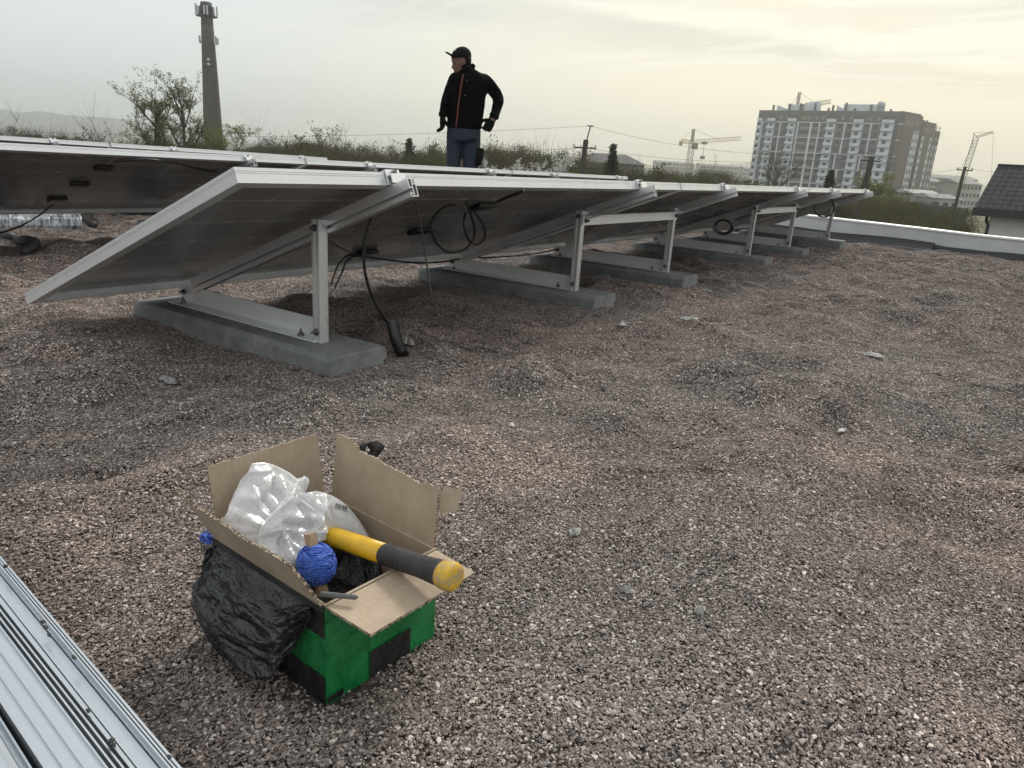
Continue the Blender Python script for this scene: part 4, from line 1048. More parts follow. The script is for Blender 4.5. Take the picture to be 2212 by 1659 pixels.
# cap: dome and brim
m = MB(); m.loft([ering(mp((a + b_) / 2, y_), (b_ - a) / 2 * MS, w, 24, ((.10), 0)) for (y_, a, b_, w) in ((248, 266, 498, .092), (215, 264, 499, .094), (180, 274, 492, .09), (150, 294, 474, .08), (125, 326, 445, .055), (112, 352, 418, .03))]); cp_ = m.build('cap', 'cap_cloth', man, smooth=True)
m = MB()
def brim(u, v):
    a = (u - .5) * 2; return mp(280 - 86 * v * math.sqrt(max(0, 1 - .55 * a * a)), 216 - 30 * v + 12 * a * a, a * (.078 - .02 * v))
m.grid(15, 7, brim); m.build('cap_brim', 'cap_cloth', cp_, smooth=True, solid=.006)
m = MB(); m.blob(mp(306, 165, -.062), (.010, .004, .007), 6, 4); m.build('cap_badge', 'white_scrap', cp_)
# jacket
m = MB()
tor = [(1112, 238, 652, .120), (1060, 238, 662, .124), (950, 240, 672, .125), (820, 258, 684, .127), (700, 275, 690, .128), (600, 278, 705, .128), (530, 280, 728, .122), (490, 284, 722, .112), (455, 296, 690, .104), (425, 318, 655, .092), (395, 360, 600, .078), (365, 398, 545, .068)]
m.loft([ering(mp((a + b_) / 2, y_), (b_ - a) / 2 * MS, w) for (y_, a, b_, w) in tor])
limb(m, [mp(600, 490)] + AR[:5], [.062, .066, .062, .056, .050, .044]); limb(m, [mp(370, 500)] + AL[:5], [.058, .062, .058, .052, .047, .041])
m.tube([mp(452, 425), mp(475, 345)], [.092, .076], 16)
rn = random.Random(4)
for i in range(26):       # folds
    ax_ = AR if i % 2 else AL; j = rn.randrange(0, 4); c_ = ax_[j].lerp(ax_[j + 1], rn.random()); d_ = Vector((rn.uniform(-.05, .05), rn.uniform(-.05, .05), rn.uniform(-.03, .03)))
    m.tube([c_ - d_ + Vector((0, -.03, 0)), c_ + d_ + Vector((0, -.03, 0))], [.030, .022], 8)
jk = m.build('jacket', 'black_fleece', man, remesh=.012)
m = MB(); m.tube([mp(440, 400, -.0), mp(470, 345, 0)], [.096, .086], 18); m.tube([mp(505, 360, .0), mp(535, 305, .0)], [.034, .022], 12)
m.build('collar', 'black_fleece', jk, remesh=.010)
zp = [mp(415, 455, -.112), mp(400, 540, -.130), mp(385, 680, -.134), mp(370, 830, -.133), mp(362, 960, -.130), mp(352, 1098, -.126)]
m = MB(); zq = spline(zp, 8)
m.grid(len(zq), 2, lambda u, v: zq[int(round(u * (len(zq) - 1)))] + Vector(((v - .5) * .010, 0, 0))); m.build('zip', 'orange_zip', jk, solid=.006)
for x_, y_ in ((458, 522), (445, 706)):
    m = MB(); m.blob(mp(x_, y_, -.135), (.005, .006, .004), 6, 4); m.build('zip_pull', 'felt_scrap', jk)
m = MB(); m.tube([mp(160, 945, -.05), mp(212, 955, -.05)], [.006, .006], 6); m.build('cuff', 'felt_scrap', jk)
# jeans and boots
m = MB()
m.loft([ering(mp((a + b_) / 2, y_), (b_ - a) / 2 * MS, w) for (y_, a, b_, w) in ((1285, 300, 590, .085), (1260, 238, 648, .112), (1200, 238, 650, .118), (1080, 244, 640, .112))])
for L_, k_ in ((LL, .94), (LR, 1.06)): limb(m, L_, [.086 * k_, .086 * k_, .074 * k_, .068, .066, .066])
jn = m.build('jeans', 'denim', man, remesh=.012)
m = MB(); m.loft([ering(mp(cx_, y_, -.03), w * MS, .05) for cx_, y_, w in ((625, 1560, 42), (632, 1480, 58), (640, 1370, 58), (640, 1340, 64))]); m.build('thigh_pouch', 'cap_cloth', man, smooth=True)
m = MB(); m.tube([mp(520, 1245, -.115), mp(600, 1238, -.105)], [.012, .009], 8); m.build('torn_patch', 'cap_cloth', jn)
for L_ in (LL, LR):
    m = MB(); f = Vector((L_[-1].x, 0, 0)); m.loft([ering(f + Vector((0, y_, z_)), rx, rz) for y_, z_, rx, rz in ((.0, .16, .055, .06), (.0, .10, .058, .065), (-.05, .05, .055, .13), (-.06, .01, .056, .15))][::-1]); m.build('boot', 'boot_leather', man, smooth=True, bevel=.01)
# gloves with five fingers
def glove(wr, palm_dir, side, curl, thumb_side):
    m = MB(); wr = Vector(wr); pd = Vector(palm_dir).normalized(); sv = Vector(side).normalized(); nv = pd.cross(sv)
    m.tube([wr - pd * .05, wr - pd * .01], [.040, .040], 12)
    m.loft([[wr + pd * l + sv * (w * math.cos(2 * math.pi * j / 12)) + nv * (t_ * math.sin(2 * math.pi * j / 12)) for j in range(12)] for l, w, t_ in ((-.01, .034, .026), (.03, .046, .026), (.07, .050, .024), (.098, .046, .018))])
    for i, (of, ln) in enumerate(((-.036, .072), (-.012, .082), (.012, .078), (.036, .060))):
        b0 = wr + pd * .085 + sv * of; d_ = pd.copy(); p_ = [b0]
        for q_ in range(3):
            d_ = (d_ + nv * curl * (.5 + .12 * q_)).normalized(); p_.append(p_[-1] + d_ * ln / 3)
        m.tube(spline(p_, 3), .0125, 8)
    b0 = wr + pd * .02 + sv * (.04 * thumb_side); m.tube(spline([b0, b0 + sv * .028 * thumb_side + pd * .028 + nv * .01, b0 + sv * .03 * thumb_side + pd * .062 + nv * .026], 4), [.017, .017, .016, .015, .015, .0145, .014, .013, .012][:9], 8)
    m.build('glove', 'glove_knit', man, remesh=.006)
glove(mp(775, 975, -.05), (-.36, -.25, -.72), (.75, -.2, -.35), .9, -1)
glove(mp(188, 985, -.055), (.02, -.12, -1), (-.35, 1, 0), -1.0, -1)
# ================================================================ the land beyond the roof
GZ = -8.0
def m_field(h):
    wp = h.n('ShaderNodeNewGeometry').outputs['Position']
    n = h.noise(wp, .05, 6, .6); f = h.noise(wp, 1.2, 4, .6)
    c = h.ramp(n, [(.3, (.060, .070, .030)), (.48, (.085, .085, .040)), (.6, (.12, .105, .07)), (.75, (.07, .085, .03))])
    return pbsdf(h, h.mix(.35, c, h.ramp(f, [(.3, (.035, .04, .02)), (.7, (.13, .13, .07))])), .95)
mat('field', m_field)
mat('hill_forest', lambda h: pbsdf(h, h.ramp(h.noise(h.obj(), .004, 5), [(.3, (.05, .065, .05)), (.7, (.08, .09, .07))]), 1.0))
m = MB(); nR = [0, 30, 80, 160, 320, 640, 1300, 2200, 3500]
rings = [[Vector((r * math.cos(2 * math.pi * j / 64), r * math.sin(2 * math.pi * j / 64), GZ + (.5 * math.sin(j * 1.7 + i) if 80 < r < 900 else 0))) for j in range(64)] for i, r in enumerate(nR[1:])]
m.loft(rings, caps=False); m.add(rings[0], [tuple(range(64))]); tag(m.build('terrain', 'field', smooth=True), kind='structure')
def ridge(name, pts, D, depth):
    m = MB(); R_ = []
    for px, py in pts:
        c = P(px, py, D); o = Vector((c.x, c.y, 0)).normalized()
        f = Vector((c.x, c.y, GZ - 2)) - o * depth * .5; b_ = Vector((c.x, c.y, GZ - 2)) + o * depth
        R_.append([f, f.lerp(c, .55) + Vector((0, 0, (c.z - GZ) * .02)), c, c.lerp(b_, .5), b_])
    m.loft(R_); tag(m.build(name, 'hill_forest', smooth=True), kind='structure')
sp2 = lambda l: [(v.x, v.y) for v in spline([(a, b, 0) for a, b in l], 6)]
ridge('hills', sp2([(-500, 200), (-300, 222), (-120, 240), (0, 236), (40, 243), (85, 240), (130, 247), (175, 251), (230, 254), (290, 262), (380, 278), (520, 305), (640, 322)]), 2900, 500)
ridge('hills', sp2([(1180, 372), (1300, 366), (1450, 362), (1560, 356), (1640, 350), (1700, 352), (1800, 366), (1900, 384), (2050, 396), (2300, 410), (2600, 440)]), 3050, 450)

# ---------------------------------------------------------------- vegetation
def m_leaf(c0, c1):
    def f(h):
        oi = h.n('ShaderNodeObjectInfo').outputs['Random']; ri = h.n('ShaderNodeNewGeometry').outputs['Random Per Island']
        c = h.mix(h.math('ADD', h.math('MULTIPLY', ri, .75), h.math('MULTIPLY', oi, .25)), c0, c1)
        d = h.n('ShaderNodeBsdfDiffuse', {0: c}).outputs[0]; t = h.n('ShaderNodeBsdfTranslucent', {0: c}).outputs[0]
        return h.n('ShaderNodeMixShader', {0: .3, 1: d, 2: t}).outputs[0]
    return f
mat('leaf_bud', m_leaf((.12, .135, .05), (.24, .25, .11)))
mat('leaf_olive', m_leaf((.030, .032, .015), (.15, .145, .065)))
mat('leaf_brown', m_leaf((.040, .036, .024), (.14, .12, .075)))
mat('leaf_green', m_leaf((.036, .046, .014), (.115, .13, .042)))
mat('leaf_dark', m_leaf((.012, .018, .010), (.03, .042, .02)))
mat('blossom', m_leaf((.42, .42, .40), (.68, .68, .66)))
simple('bark', (.055, .046, .036), .9, 0, .35, 2)
simple('bark_grey', (.085, .078, .066), .9, 0, .3, 2)
def leafquad(V, F, p, s, rn):
    a = Vector((rn.gauss(0, 1), rn.gauss(0, 1), rn.gauss(0, 1))).normalized(); b_ = a.orthogonal().normalized(); c = a.cross(b_)
    t = rn.random() * 6.28; u = b_ * math.cos(t) + c * math.sin(t); w = a.cross(u)
    o = len(V); V += [p + u * s, p + w * s * .55, p - u * s, p - w * s * .55]; F.append((o, o + 1, o + 2, o + 3))
def grow(seed, H, trunk_r, levels, up, nkids, spread, leaf, lsize, stems=1, jitter=.35, low=.25, klen=1.0):
    """branching wood (tapered tubes) and leaf clumps along the twigs"""
    rn = random.Random(seed); wood = MB(); LV, LF = [], []
    def br(p, d, L, r, lv):
        n = 5 if lv < 2 else 3; pts = [p]; rs = [r]; dd = d.copy()
        for i in range(n):
            dd = (dd + Vector((rn.gauss(0, jitter), rn.gauss(0, jitter), rn.gauss(0, jitter) + up)) * .22).normalized()
            pts.append(pts[-1] + dd * L / n); rs.append(r * (1 - .62 * (i + 1) / n))
        wood.tube(pts, rs, 5 if lv < 2 else 3, False)
        if lv >= levels - 1 and leaf:
            for k in range(leaf):
                q = rn.uniform(.2, 1) * n; i = min(int(q), n - 1); leafquad(LV, LF, pts[i].lerp(pts[i + 1], q - i) + Vector((rn.gauss(0, 1), rn.gauss(0, 1), rn.gauss(0, 1))) * lsize * .9, lsize * rn.uniform(.5, 1.2), rn)
        if lv < levels:
            for k in range(nkids[lv]):
                q = rn.uniform(low if lv == 0 else .15, 1) * n; i = min(int(q), n - 1); b0 = pts[i].lerp(pts[i + 1], q - i)
                side = Vector((rn.gauss(0, 1), rn.gauss(0, 1), rn.gauss(0, .35))).normalized()
                nd = (dd * (1 - spread) + side * spread).normalized()
                br(b0, nd, L * rn.uniform(.34, .58) * (klen if lv == 0 else 1), rs[i] * .55, lv + 1)
    for s in range(stems):
        a = rn.random() * 6.28; lean = .0 if stems == 1 else .22
        br(Vector((0, 0, 0)) + Vector((math.cos(a), math.sin(a), 0)) * (.0 if stems == 1 else .2), Vector((math.cos(a) * lean, math.sin(a) * lean, 1)).normalized(), H * (.78 if stems == 1 else rn.uniform(.6, .8)), trunk_r / math.sqrt(stems), 0)
    return wood, LV, LF
def tree(name, wood, LV, LF, leafm, barkm, at, label, cat, group=None, scale=1.0, rz=0.0):
    t = thing(name, label, cat, at, (0, 0, rz), group); t.scale = (scale,) * 3
    wood.build('trunk', barkm, t)
    if LF:
        m = MB(); m.add(LV, LF); m.build('crown', leafm, t)
    return t
def base(px, D): q = P(px, 350, D); return Vector((q.x, q.y, GZ))
def height_to(px, py, D): return P(px, py, D).z - GZ
# the two budding trees and their small neighbour beside the chimney
def std(name, px, py, D, seed, label, cat='tree', leaf=4, lsize=.16, leafm='leaf_bud', barkm='bark_grey', kids=(9, 7, 6), spread=.55, stems=1, levels=3, group=None, tr=.22, up=.25, low=.25, klen=1.0):
    H = height_to(px, py, D); w, a, b_ = grow(seed, H, tr, levels, up, kids, spread, leaf, lsize, stems, low=low, klen=klen)
    zmax = max(p[2] for p in w.v)
    return tree(name, w, a, b_, leafm, barkm, base(px, D), label, cat, group, H / zmax)
std('budding_tree', 337, 158, 62, 3, 'left one of two tall budding trees with pale green leaves beside the chimney', leaf=2, kids=(24, 7, 5, 4), levels=4, tr=.24, spread=.46, up=.34, low=.38, lsize=.07, klen=.50)
std('budding_tree', 398, 146, 60, 8, 'right one of two tall budding trees, its crown touching the chimney', leaf=2, kids=(24, 7, 5, 4), levels=4, tr=.24, spread=.46, up=.34, low=.38, lsize=.07, klen=.50)
std('budding_tree', 488, 262, 66, 12, 'small budding tree at the foot of the chimney on its right side', leaf=3, kids=(12, 8, 6, 4), levels=4, tr=.18, low=.4, lsize=.08, klen=.7)
std('bare_tree', 212, 224, 75, 21, 'bare grey tree standing above the low roofs left of the budding trees', leaf=0, kids=(13, 8, 6, 4), levels=4, spread=.42, tr=.24, up=.45, low=.4)
std('bare_tree', 14, 252, 72, 22, 'bare brown tree at the far left edge', leaf=0, kids=(13, 8, 6, 4), levels=4, spread=.4, tr=.24, up=.45, barkm='bark', low=.4)
std('bare_tree', 150, 268, 80, 23, 'low bare tree between the left edge and the tall bare tree', leaf=1, kids=(11, 7, 5), spread=.5, tr=.14, up=.4, leafm='leaf_brown', low=.4)
std('poplar_tree', 718, 266, 95, 31, 'slender pale poplar rising above the thicket, halfway between chimney and man', leaf=2, kids=(16, 7, 5), spread=.3, up=.7, tr=.18, leafm='leaf_brown', lsize=.16, low=.3)
std('bare_tree', 655, 285, 85, 33, 'round brownish tree crown in the thicket left of the slender poplar', leaf=3, kids=(12, 8, 6), spread=.6, tr=.18, leafm='leaf_brown', lsize=.18, low=.4)
std('bare_tree', 610, 277, 85, 34, 'spiky bare tree in the thicket right of the chimney', leaf=1, kids=(14, 8, 5), spread=.4, up=.6, tr=.16, leafm='leaf_brown', low=.4)
std('bare_tree', 800, 292, 90, 35, 'spiky bare tree above the thicket left of the man', leaf=1, kids=(14, 8, 5), spread=.4, up=.6, tr=.14, leafm='leaf_brown', low=.4)
std('bare_tree', 1052, 282, 88, 36, 'spindly bare tree just right of the man', leaf=1, kids=(14, 8, 5), spread=.36, up=.65, tr=.14, leafm='leaf_brown', low=.4)
std('bare_tree', 930, 300, 90, 37, 'leafy brown tree directly left of the man', leaf=4, kids=(12, 8, 5), spread=.55, tr=.16, leafm='leaf_olive', lsize=.2, low=.3)
std('blossom_tree', 1150, 306, 52, 41, 'white blossoming tree behind the second row, right of the man', leaf=7, kids=(12, 9, 6, 3), levels=4, spread=.5, stems=3, up=.3, tr=.2, leafm='blossom', lsize=.07, low=.3)
std('green_tree', 1232, 330, 66, 42, 'green leafy tree between the white blossom and the leaning pole', leaf=10, kids=(12, 8, 6), spread=.55, stems=2, tr=.2, leafm='leaf_green', lsize=.2, low=.3)
std('bare_tree', 1682, 290, 150, 43, 'dark bare tree in front of the left part of the apartment block', leaf=0, kids=(13, 9, 7), spread=.5, tr=.45, up=.3, barkm='bark', low=.35)
std('budding_tree', 1905, 372, 105, 44, 'yellow green tree before the right corner of the apartment block', leaf=8, kids=(12, 8, 6), spread=.5, stems=2, tr=.2, leafm='leaf_bud', lsize=.3, low=.2)
std('budding_tree', 1650, 392, 110, 45, 'olive tree below the left corner of the apartment block', leaf=8, kids=(12, 8, 6), spread=.55, stems=2, tr=.2, leafm='leaf_olive', lsize=.3, low=.2)
std('budding_tree', 1395, 348, 95, 46, 'pale olive tree right of the spruce, beside the hip roofed house', leaf=7, kids=(12, 8, 6), spread=.5, stems=2, tr=.18, leafm='leaf_olive', lsize=.24, low=.2)
def conifer(px, py, D, seed, label, w_):
    rn = random.Random(seed); H = height_to(px, py, D); wood = MB(); wood.tube([(0, 0, 0), (0, 0, H * .6), (0, 0, H)], [.22, .12, .02], 6); V, F = [], []
    z = H * .12
    while z < H * .985:
        L = w_ * (1 - (z / H)) ** .8 * rn.uniform(.75, 1.1) + .12
        for k in range(9):
            a = rn.random() * 6.28; d = Vector((math.cos(a), math.sin(a), -.22)); wood.bar((0, 0, z), Vector((0, 0, z)) + d * L, .04)
            for j in range(int(26 * L / w_ * 2) + 6):
                q = rn.uniform(.15, 1); leafquad(V, F, Vector((0, 0, z)) + d * (L * q) + Vector((rn.gauss(0, .12), rn.gauss(0, .12), rn.gauss(-.08, .1))), rn.uniform(.07, .15), rn)
        z += H * .022
    tree('spruce_tree', wood, V, F, 'leaf_dark', 'bark', base(px, D), label, 'tree')
conifer(1322, 308, 75, 1, 'dark pointed spruce in front of the hip roofed house', 1.9)
conifer(1800, 364, 95, 2, 'dark spruce in front of the middle of the apartment block', 2.0)
conifer(883, 296, 88, 3, 'small dark spruce in the thicket left of the man', 1.7)
# thicket: shared prototypes, one object each
def bush_proto(seed, leafm, nleaf, tops, H=9.0):
    rn = random.Random(seed); wood = MB(); V, F = [], []
    w, V, F = grow(seed, H, .16, 2, .45, (9, 6), .42, 0, .1, stems=4, low=.3)
    for t_ in range(tops):
        a = rn.random() * 6.28; r = rn.uniform(.2, 2.2); b0 = Vector((r * math.cos(a), r * math.sin(a), H * rn.uniform(.3, .6)))
        w.tube([b0, b0 + Vector((rn.gauss(0, .15), rn.gauss(0, .15), H * .18)), b0 + Vector((rn.gauss(0, .4), rn.gauss(0, .4), H * rn.uniform(.25, .40)))], [.034, .026, .012], 3, False)
    cl = [(Vector((rn.gauss(0, 1.5), rn.gauss(0, 1.5), H * (.10 + .78 * rn.random() ** .8))), rn.uniform(.5, 1.1)) for _ in range(44)]
    for k in range(nleaf):
        c, s = rn.choice(cl); d = Vector((rn.gauss(0, 1), rn.gauss(0, 1), rn.gauss(0, .8))) * s * .55
        leafquad(V, F, c + d, rn.uniform(.030, .080), rn)
    t = thing('thicket_tree', '', 'tree'); w.build('trunk', 'bark', t); m = MB(); m.add(V, F); m.build('crown', leafm, t)
    return t
protos = [bush_proto(101, 'leaf_olive', 22000, 36), bush_proto(102, 'leaf_brown', 15000, 70), bush_proto(103, 'leaf_olive', 18000, 46), bush_proto(104, 'leaf_green', 20000, 30)]
used = [False] * 4
prof = [(-250, 290), (0, 282), (60, 292), (120, 283), (200, 300), (300, 310), (420, 308), (520, 302), (600, 296), (680, 304), (760, 314), (860, 312), (960, 318), (1040, 312), (1100, 316), (1150, 310), (1230, 332), (1300, 362), (1400, 364), (1480, 366), (1560, 376), (1660, 396), (1760, 392), (1860, 398), (1960, 412), (2030, 440)]
rn = random.Random(77)
px = -230
k = 0
while px < 2020:
    for D, off in ((rn.uniform(56, 64), 18), (rn.uniform(72, 84), 6), (rn.uniform(92, 112), 0)):
        x = px + rn.uniform(-16, 16)
        if 1290 < x < 1560 and D < 90: D += 30
        if 1560 <= x: D *= 1.35
        if (1070 < x < 1280 or 270 < x < 450) and D < 72: D += 30
        py = np.interp(x, [a for a, _ in prof], [b for _, b in prof]) + off - 14 + rn.choice((rn.uniform(-18, -4), rn.uniform(-3, 14), rn.uniform(4, 26)))
        if rn.random() < .12: continue
        if x > 1600: py += 14
        H = height_to(x, py, D)
        if H < 2: continue
        kind = rn.choices(range(4), (4, 5, 3, 3 if D < 70 else 1))[0]
        o = protos[kind] if not used[kind] else copy_tree(protos[kind]); used[kind] = True
        o.location = base(x, D); o.rotation_euler = (0, 0, rn.random() * 6.28); s = H / 9.0; o.scale = (max(s, .75) * rn.uniform(.85, 1.2),) * 2 + (s,)
        tag(o, 'shrubby tree in the dense olive brown thicket beyond the roof edge', None, 'thicket trees beyond the roof edge'); k += 1
    px += 44
print('thicket', k)

# ---------------------------------------------------------------- chimney
def m_brick(h):
    o = h.obj(); s = h.n('ShaderNodeSeparateXYZ', {0: o}).outputs
    n = h.noise(o, .9, 5); ang = h.math('ARCTAN2', s[1], s[0])
    v = h.n('ShaderNodeCombineXYZ', {0: h.math('MULTIPLY', ang, 1.6), 1: s[2], 2: 0.0}).outputs[0]
    bt = h.n('ShaderNodeTexBrick', {'Vector': v, 'Color1': (.075, .052, .041, 1), 'Color2': (.052, .040, .034, 1), 'Mortar': (.10, .09, .08, 1), 'Scale': 1.0, 'Mortar Size': .015, 'Brick Width': .5, 'Row Height': .16}).outputs[0]
    c = h.mix(h.maprange(n, .4, .7, 0, .7), bt, (.045, .037, .03))
    band = h.maprange(h.noise(h.vscale(o, (.05, .05, 1)), 1.1, 3), .55, .68, 0, .6)
    return pbsdf(h, h.mix(band, c, (.03, .026, .023)), .9)
mat('old_brick', m_brick)
simple('iron_band', (.03, .027, .025), .7, .3)
simple('antenna_white', (.5, .51, .52), .5, 0, .1)
simple('dark_steel', (.045, .045, .047), .6, .4)
CD = 185; cb = base(437, CD); cb = Vector(P(463, 330, CD)); cb.z = GZ
top = P(437, 4, CD).z - GZ
ch = thing('brick_chimney', 'tall tapering brick factory chimney carrying phone antennas at its top', 'chimney', cb)
rb, rt = 2.35, 1.10
m = MB(); zs = [0, 2, top * .25, top * .5, top * .75, top * .93]
m.loft([ering((0, 0, z), rb + (rt - rb) * z / top, rb + (rt - rb) * z / top, 32) for z in zs]); m.build('shaft', 'old_brick', ch, smooth=True)
m = MB(); m.loft([ering((0, 0, z), r, r, 32) for z, r in ((top * .925, rt * 1.08), (top * .93, rt * 1.20), (top * .975, rt * 1.18), (top, rt * 1.02), (top, rt * .7), (top * .95, rt * .7))]); m.build('crown_ring', 'iron_band', ch, smooth=True)
rn = random.Random(6)
for i in range(26):
    z = top * (.06 + .85 * i / 26) + rn.uniform(-.3, .3); r = rb + (rt - rb) * z / top
    m = MB(); m.loft([ering((0, 0, z), r * 1.004 + .02, r * 1.004 + .02, 24), ering((0, 0, z + .12), r + .03, r + .03, 24)]); m.build('hoop', 'iron_band', ch)
toward = math.atan2(-cb.y, -cb.x)
def antenna(zf, a, out, hgt, m_='antenna_white', w=.32):
    z = top * zf; r = rb + (rt - rb) * zf; d = Vector((math.cos(a), math.sin(a), 0)); m = MB()
    m.box((-.1, -w / 2, -hgt / 2), (.1, w / 2, hgt / 2), Matrix.Translation(d * (r + out) + Vector((0, 0, z))) @ Matrix.Rotation(a, 4, 'Z'))
    an = m.build('antenna', m_, ch); m = MB(); m.bar(d * r + Vector((0, 0, z - hgt * .3)), d * (r + out) + Vector((0, 0, z - hgt * .3)), .09); m.bar(d * (r + out - .15) + Vector((0, 0, z - hgt * .6)), d * (r + out - .15) + Vector((0, 0, z + hgt * .55)), .08); m.build('bracket', 'dark_steel', an)
for a, out, hg in ((toward + 1.5, 1.0, 2.0), (toward + 1.2, .45, 1.5), (toward - 1.45, 1.05, 2.3), (toward - 1.2, .8, 1.6), (toward + .1, .35, 1.9), (toward - .3, .3, 1.7), (toward + 3.1, .8, 1.9), (toward + 2.3, .8, 1.9), (toward - 2.3, .8, 1.9)): antenna(.955, a, out, hg)
m = MB(); m.loft([ering((0, 0, top * .925 + z), r, r, 24) for z, r in ((0, rt * 1.05), (0, rt * 1.95), (.12, rt * 1.95), (.12, rt * 1.05))]); m.build('gantry', 'dark_steel', ch)
for a, out, hg in ((toward + 1.45, .35, 1.7), (toward + 1.0, .2, 1.5), (toward - 1.5, .35, 1.5), (toward - 1.3, .5, 1.2), (toward + 1.65, .7, 1.2)): antenna(.80, a, out, hg)
for zf in (.69, .665):
    r = rb + (rt - rb) * zf; m = MB(); d = Vector((math.cos(toward - .1), math.sin(toward - .1), 0)); m.blob(d * (r + .2) + Vector((0, 0, top * zf)), .32, 10, 6); m.build('dish', 'antenna_white', ch, smooth=True)
# ---------------------------------------------------------------- apartment block under construction
simple('panel_grey', (.098, .10, .115), .7, 0, .12, .15)
simple('attic_grey', (.075, .074, .074), .7, 0, .12, .15)
simple('render_white', (.52, .57, .60), .7, 0, .08, .4)
simple('brick_brown', (.115, .102, .09), .85, 0, .18, .5)
simple('brick_tan', (.13, .112, .095), .85, 0, .18, .5)
mat('window_glass', lambda h: pbsdf(h, (.03, .035, .04), .12))
simple('loggia_beige', (.20, .185, .15), .6, 0, .2, .3)
HT = 28.0
def at_z(px, py, z):
    d = ray(px, py); return Vector(CC + d * ((z - CAMZ) / d[2]))
C0, C1 = at_z(1641, 238, HT), at_z(1956, 240.5, HT)
fxv = Vector((C1.x - C0.x, C1.y - C0.y, 0)); FL = fxv.length; fxv.normalize()
apt = thing('apartment_block', 'ten storey grey and white apartment block with balconies, seen at right', 'apartment block', (C0.x, C0.y, GZ), (0, 0, math.atan2(fxv.y, fxv.x)))
inv = Matrix.Rotation(-math.atan2(fxv.y, fxv.x), 4, 'Z')
q = at_z(2034, 262, HT - 1.0); C2 = inv @ Vector((q.x - C0.x, q.y - C0.y, 0))
ex = Vector((C2.x - FL, C2.y, 0)); EL = ex.length; ex.normalize()
TZ = HT - GZ
sgn = 1.0      # local +y is away from the camera
m = MB(); I = Matrix.Identity(4)
m.prism([(0, 0), (FL, 0), (FL + ex.x * EL * .42, ex.y * EL * .42), (ex.x * EL * .42, ex.y * EL * .42)], TZ - 4.4, I); m.build('wall', 'panel_grey', apt)
m = MB(); m.prism([(-.05, -.12), (FL + .05, -.12), (FL + ex.x * EL * .42 + .1, ex.y * EL * .42), (ex.x * EL * .42, ex.y * EL * .42)], 4.4, Matrix.Translation((0, 0, TZ - 4.4))); m.build('top_storey', 'attic_grey', apt)
bz = [TZ - 4.4 - 5.95 * k for k in range(6)]
m = MB()
for z in bz: m.box((-.1, -.22, z - .3), (FL + .05, -.002, z + .02))
T = lambda c: (c - 160) / 1530.0
for bi in range(5):
    z1, z0 = bz[bi] - .3, bz[bi + 1] + .02
    sh = (0, 0, -42, 0, -42)[bi]
    for c, w in ((215, .5), (425, .5), (625, .55), (768, .9), (860, .55), (1125 + sh, .6), (1140 + sh * 3, .01), (1390 + sh * 1.2, .55)):
        x = T(c) * FL; m.box((x - w / 2, -.2, z0), (x + w / 2, -.002, z1))
m.build('white_trim', 'render_white', apt)
for c0, c1 in ((1210, 1312), (1490, 1612), (160, 214)): m = MB(); m.box((T(c0) * FL, -.30, .0), (T(c1) * FL, -.004, TZ - 4.42)); m.build('white_bay', 'render_white', apt)
m = MB(); m.box((T(1612) * FL, -.28, 0), (T(1652) * FL, -.006, TZ - 4.42)); m.build('glazed_corner', 'window_glass', apt)
m = MB(); m.box((T(1655) * FL, -.16, 0), (FL + .06, -.003, TZ - 4.42)); m.build('corner_pier', 'brick_brown', apt)
FH = 2.975
bp_ = None; wp_ = None
def bal_proto(w):
    m = MB(); m.box((-w / 2, -1.25, 0), (w / 2, -.31, .16)); m.box((-w / 2, -1.25, .161), (w / 2, -1.13, 1.15)); m.box((-w / 2, -1.129, .161), (-w / 2 + .1, -.31, 1.15)); m.box((w / 2 - .1, -1.129, .161), (w / 2, -.31, 1.15)); return m.build('balcony', 'render_white', apt)
def win_proto(w, h_, name='window'):
    m = MB(); m.box((-w / 2, -.08, 0), (w / 2, -.001, h_)); return m.build(name, 'window_glass', apt)
bals = {}; 
for c0, c1, n in ((160, 214, 10), (275, 362, 10), (512, 602, 10), (932, 1032, 10), (1212, 1310, 10), (1492, 1610, 10)):
    w = (T(c1) - T(c0)) * FL; b0 = bal_proto(w)
    for f in range(n):
        o = b0 if f == 0 else b0.copy()
        if f: COL.objects.link(o)
        o.location = (T((c0 + c1) / 2) * FL, 0 if c0 in (160, 1212, 1492) else .29, TZ - 4.4 - FH * (f + 1) + (1.0 if f == -1 else .05))
    if c0 in (160, 1212, 1492):
        w0 = win_proto(1.5, 1.3)
        for f in range(n):
            o = w0 if f == 0 else w0.copy()
            if f: COL.objects.link(o)
            o.location = (T((c0 + c1) / 2) * FL - .3, -.301, TZ - 4.4 - FH * (f + 1) + 1.25)
    else:
        m = MB(); m.box((T(c0) * FL + .2, -.13, 3), (T(c1) * FL - .2, -.008, TZ - 4.9)); m.build('balcony_back', 'render_white', apt)
        w0 = win_proto(w * .42, 1.9, 'balcony_door')
        for f in range(n):
            o = w0 if f == 0 else w0.copy()
            if f: COL.objects.link(o)
            o.location = (T((c0 + c1) / 2) * FL, -.131, TZ - 4.4 - FH * (f + 1) + .3)
    # dark recess and parapet in the top storey above each balcony column
    m = MB(); m.box((T(c0) * FL + .3, -.2, TZ - 3.0), (T(c1) * FL - .2, -.121, TZ - 1.7)); m.build('attic_window', 'window_glass', apt)
    m = MB(); m.box((T(c0) * FL, -1.0, TZ - 4.35), (T(c1) * FL, -.121, TZ - 3.1)); m.build('attic_balcony', 'render_white', apt)
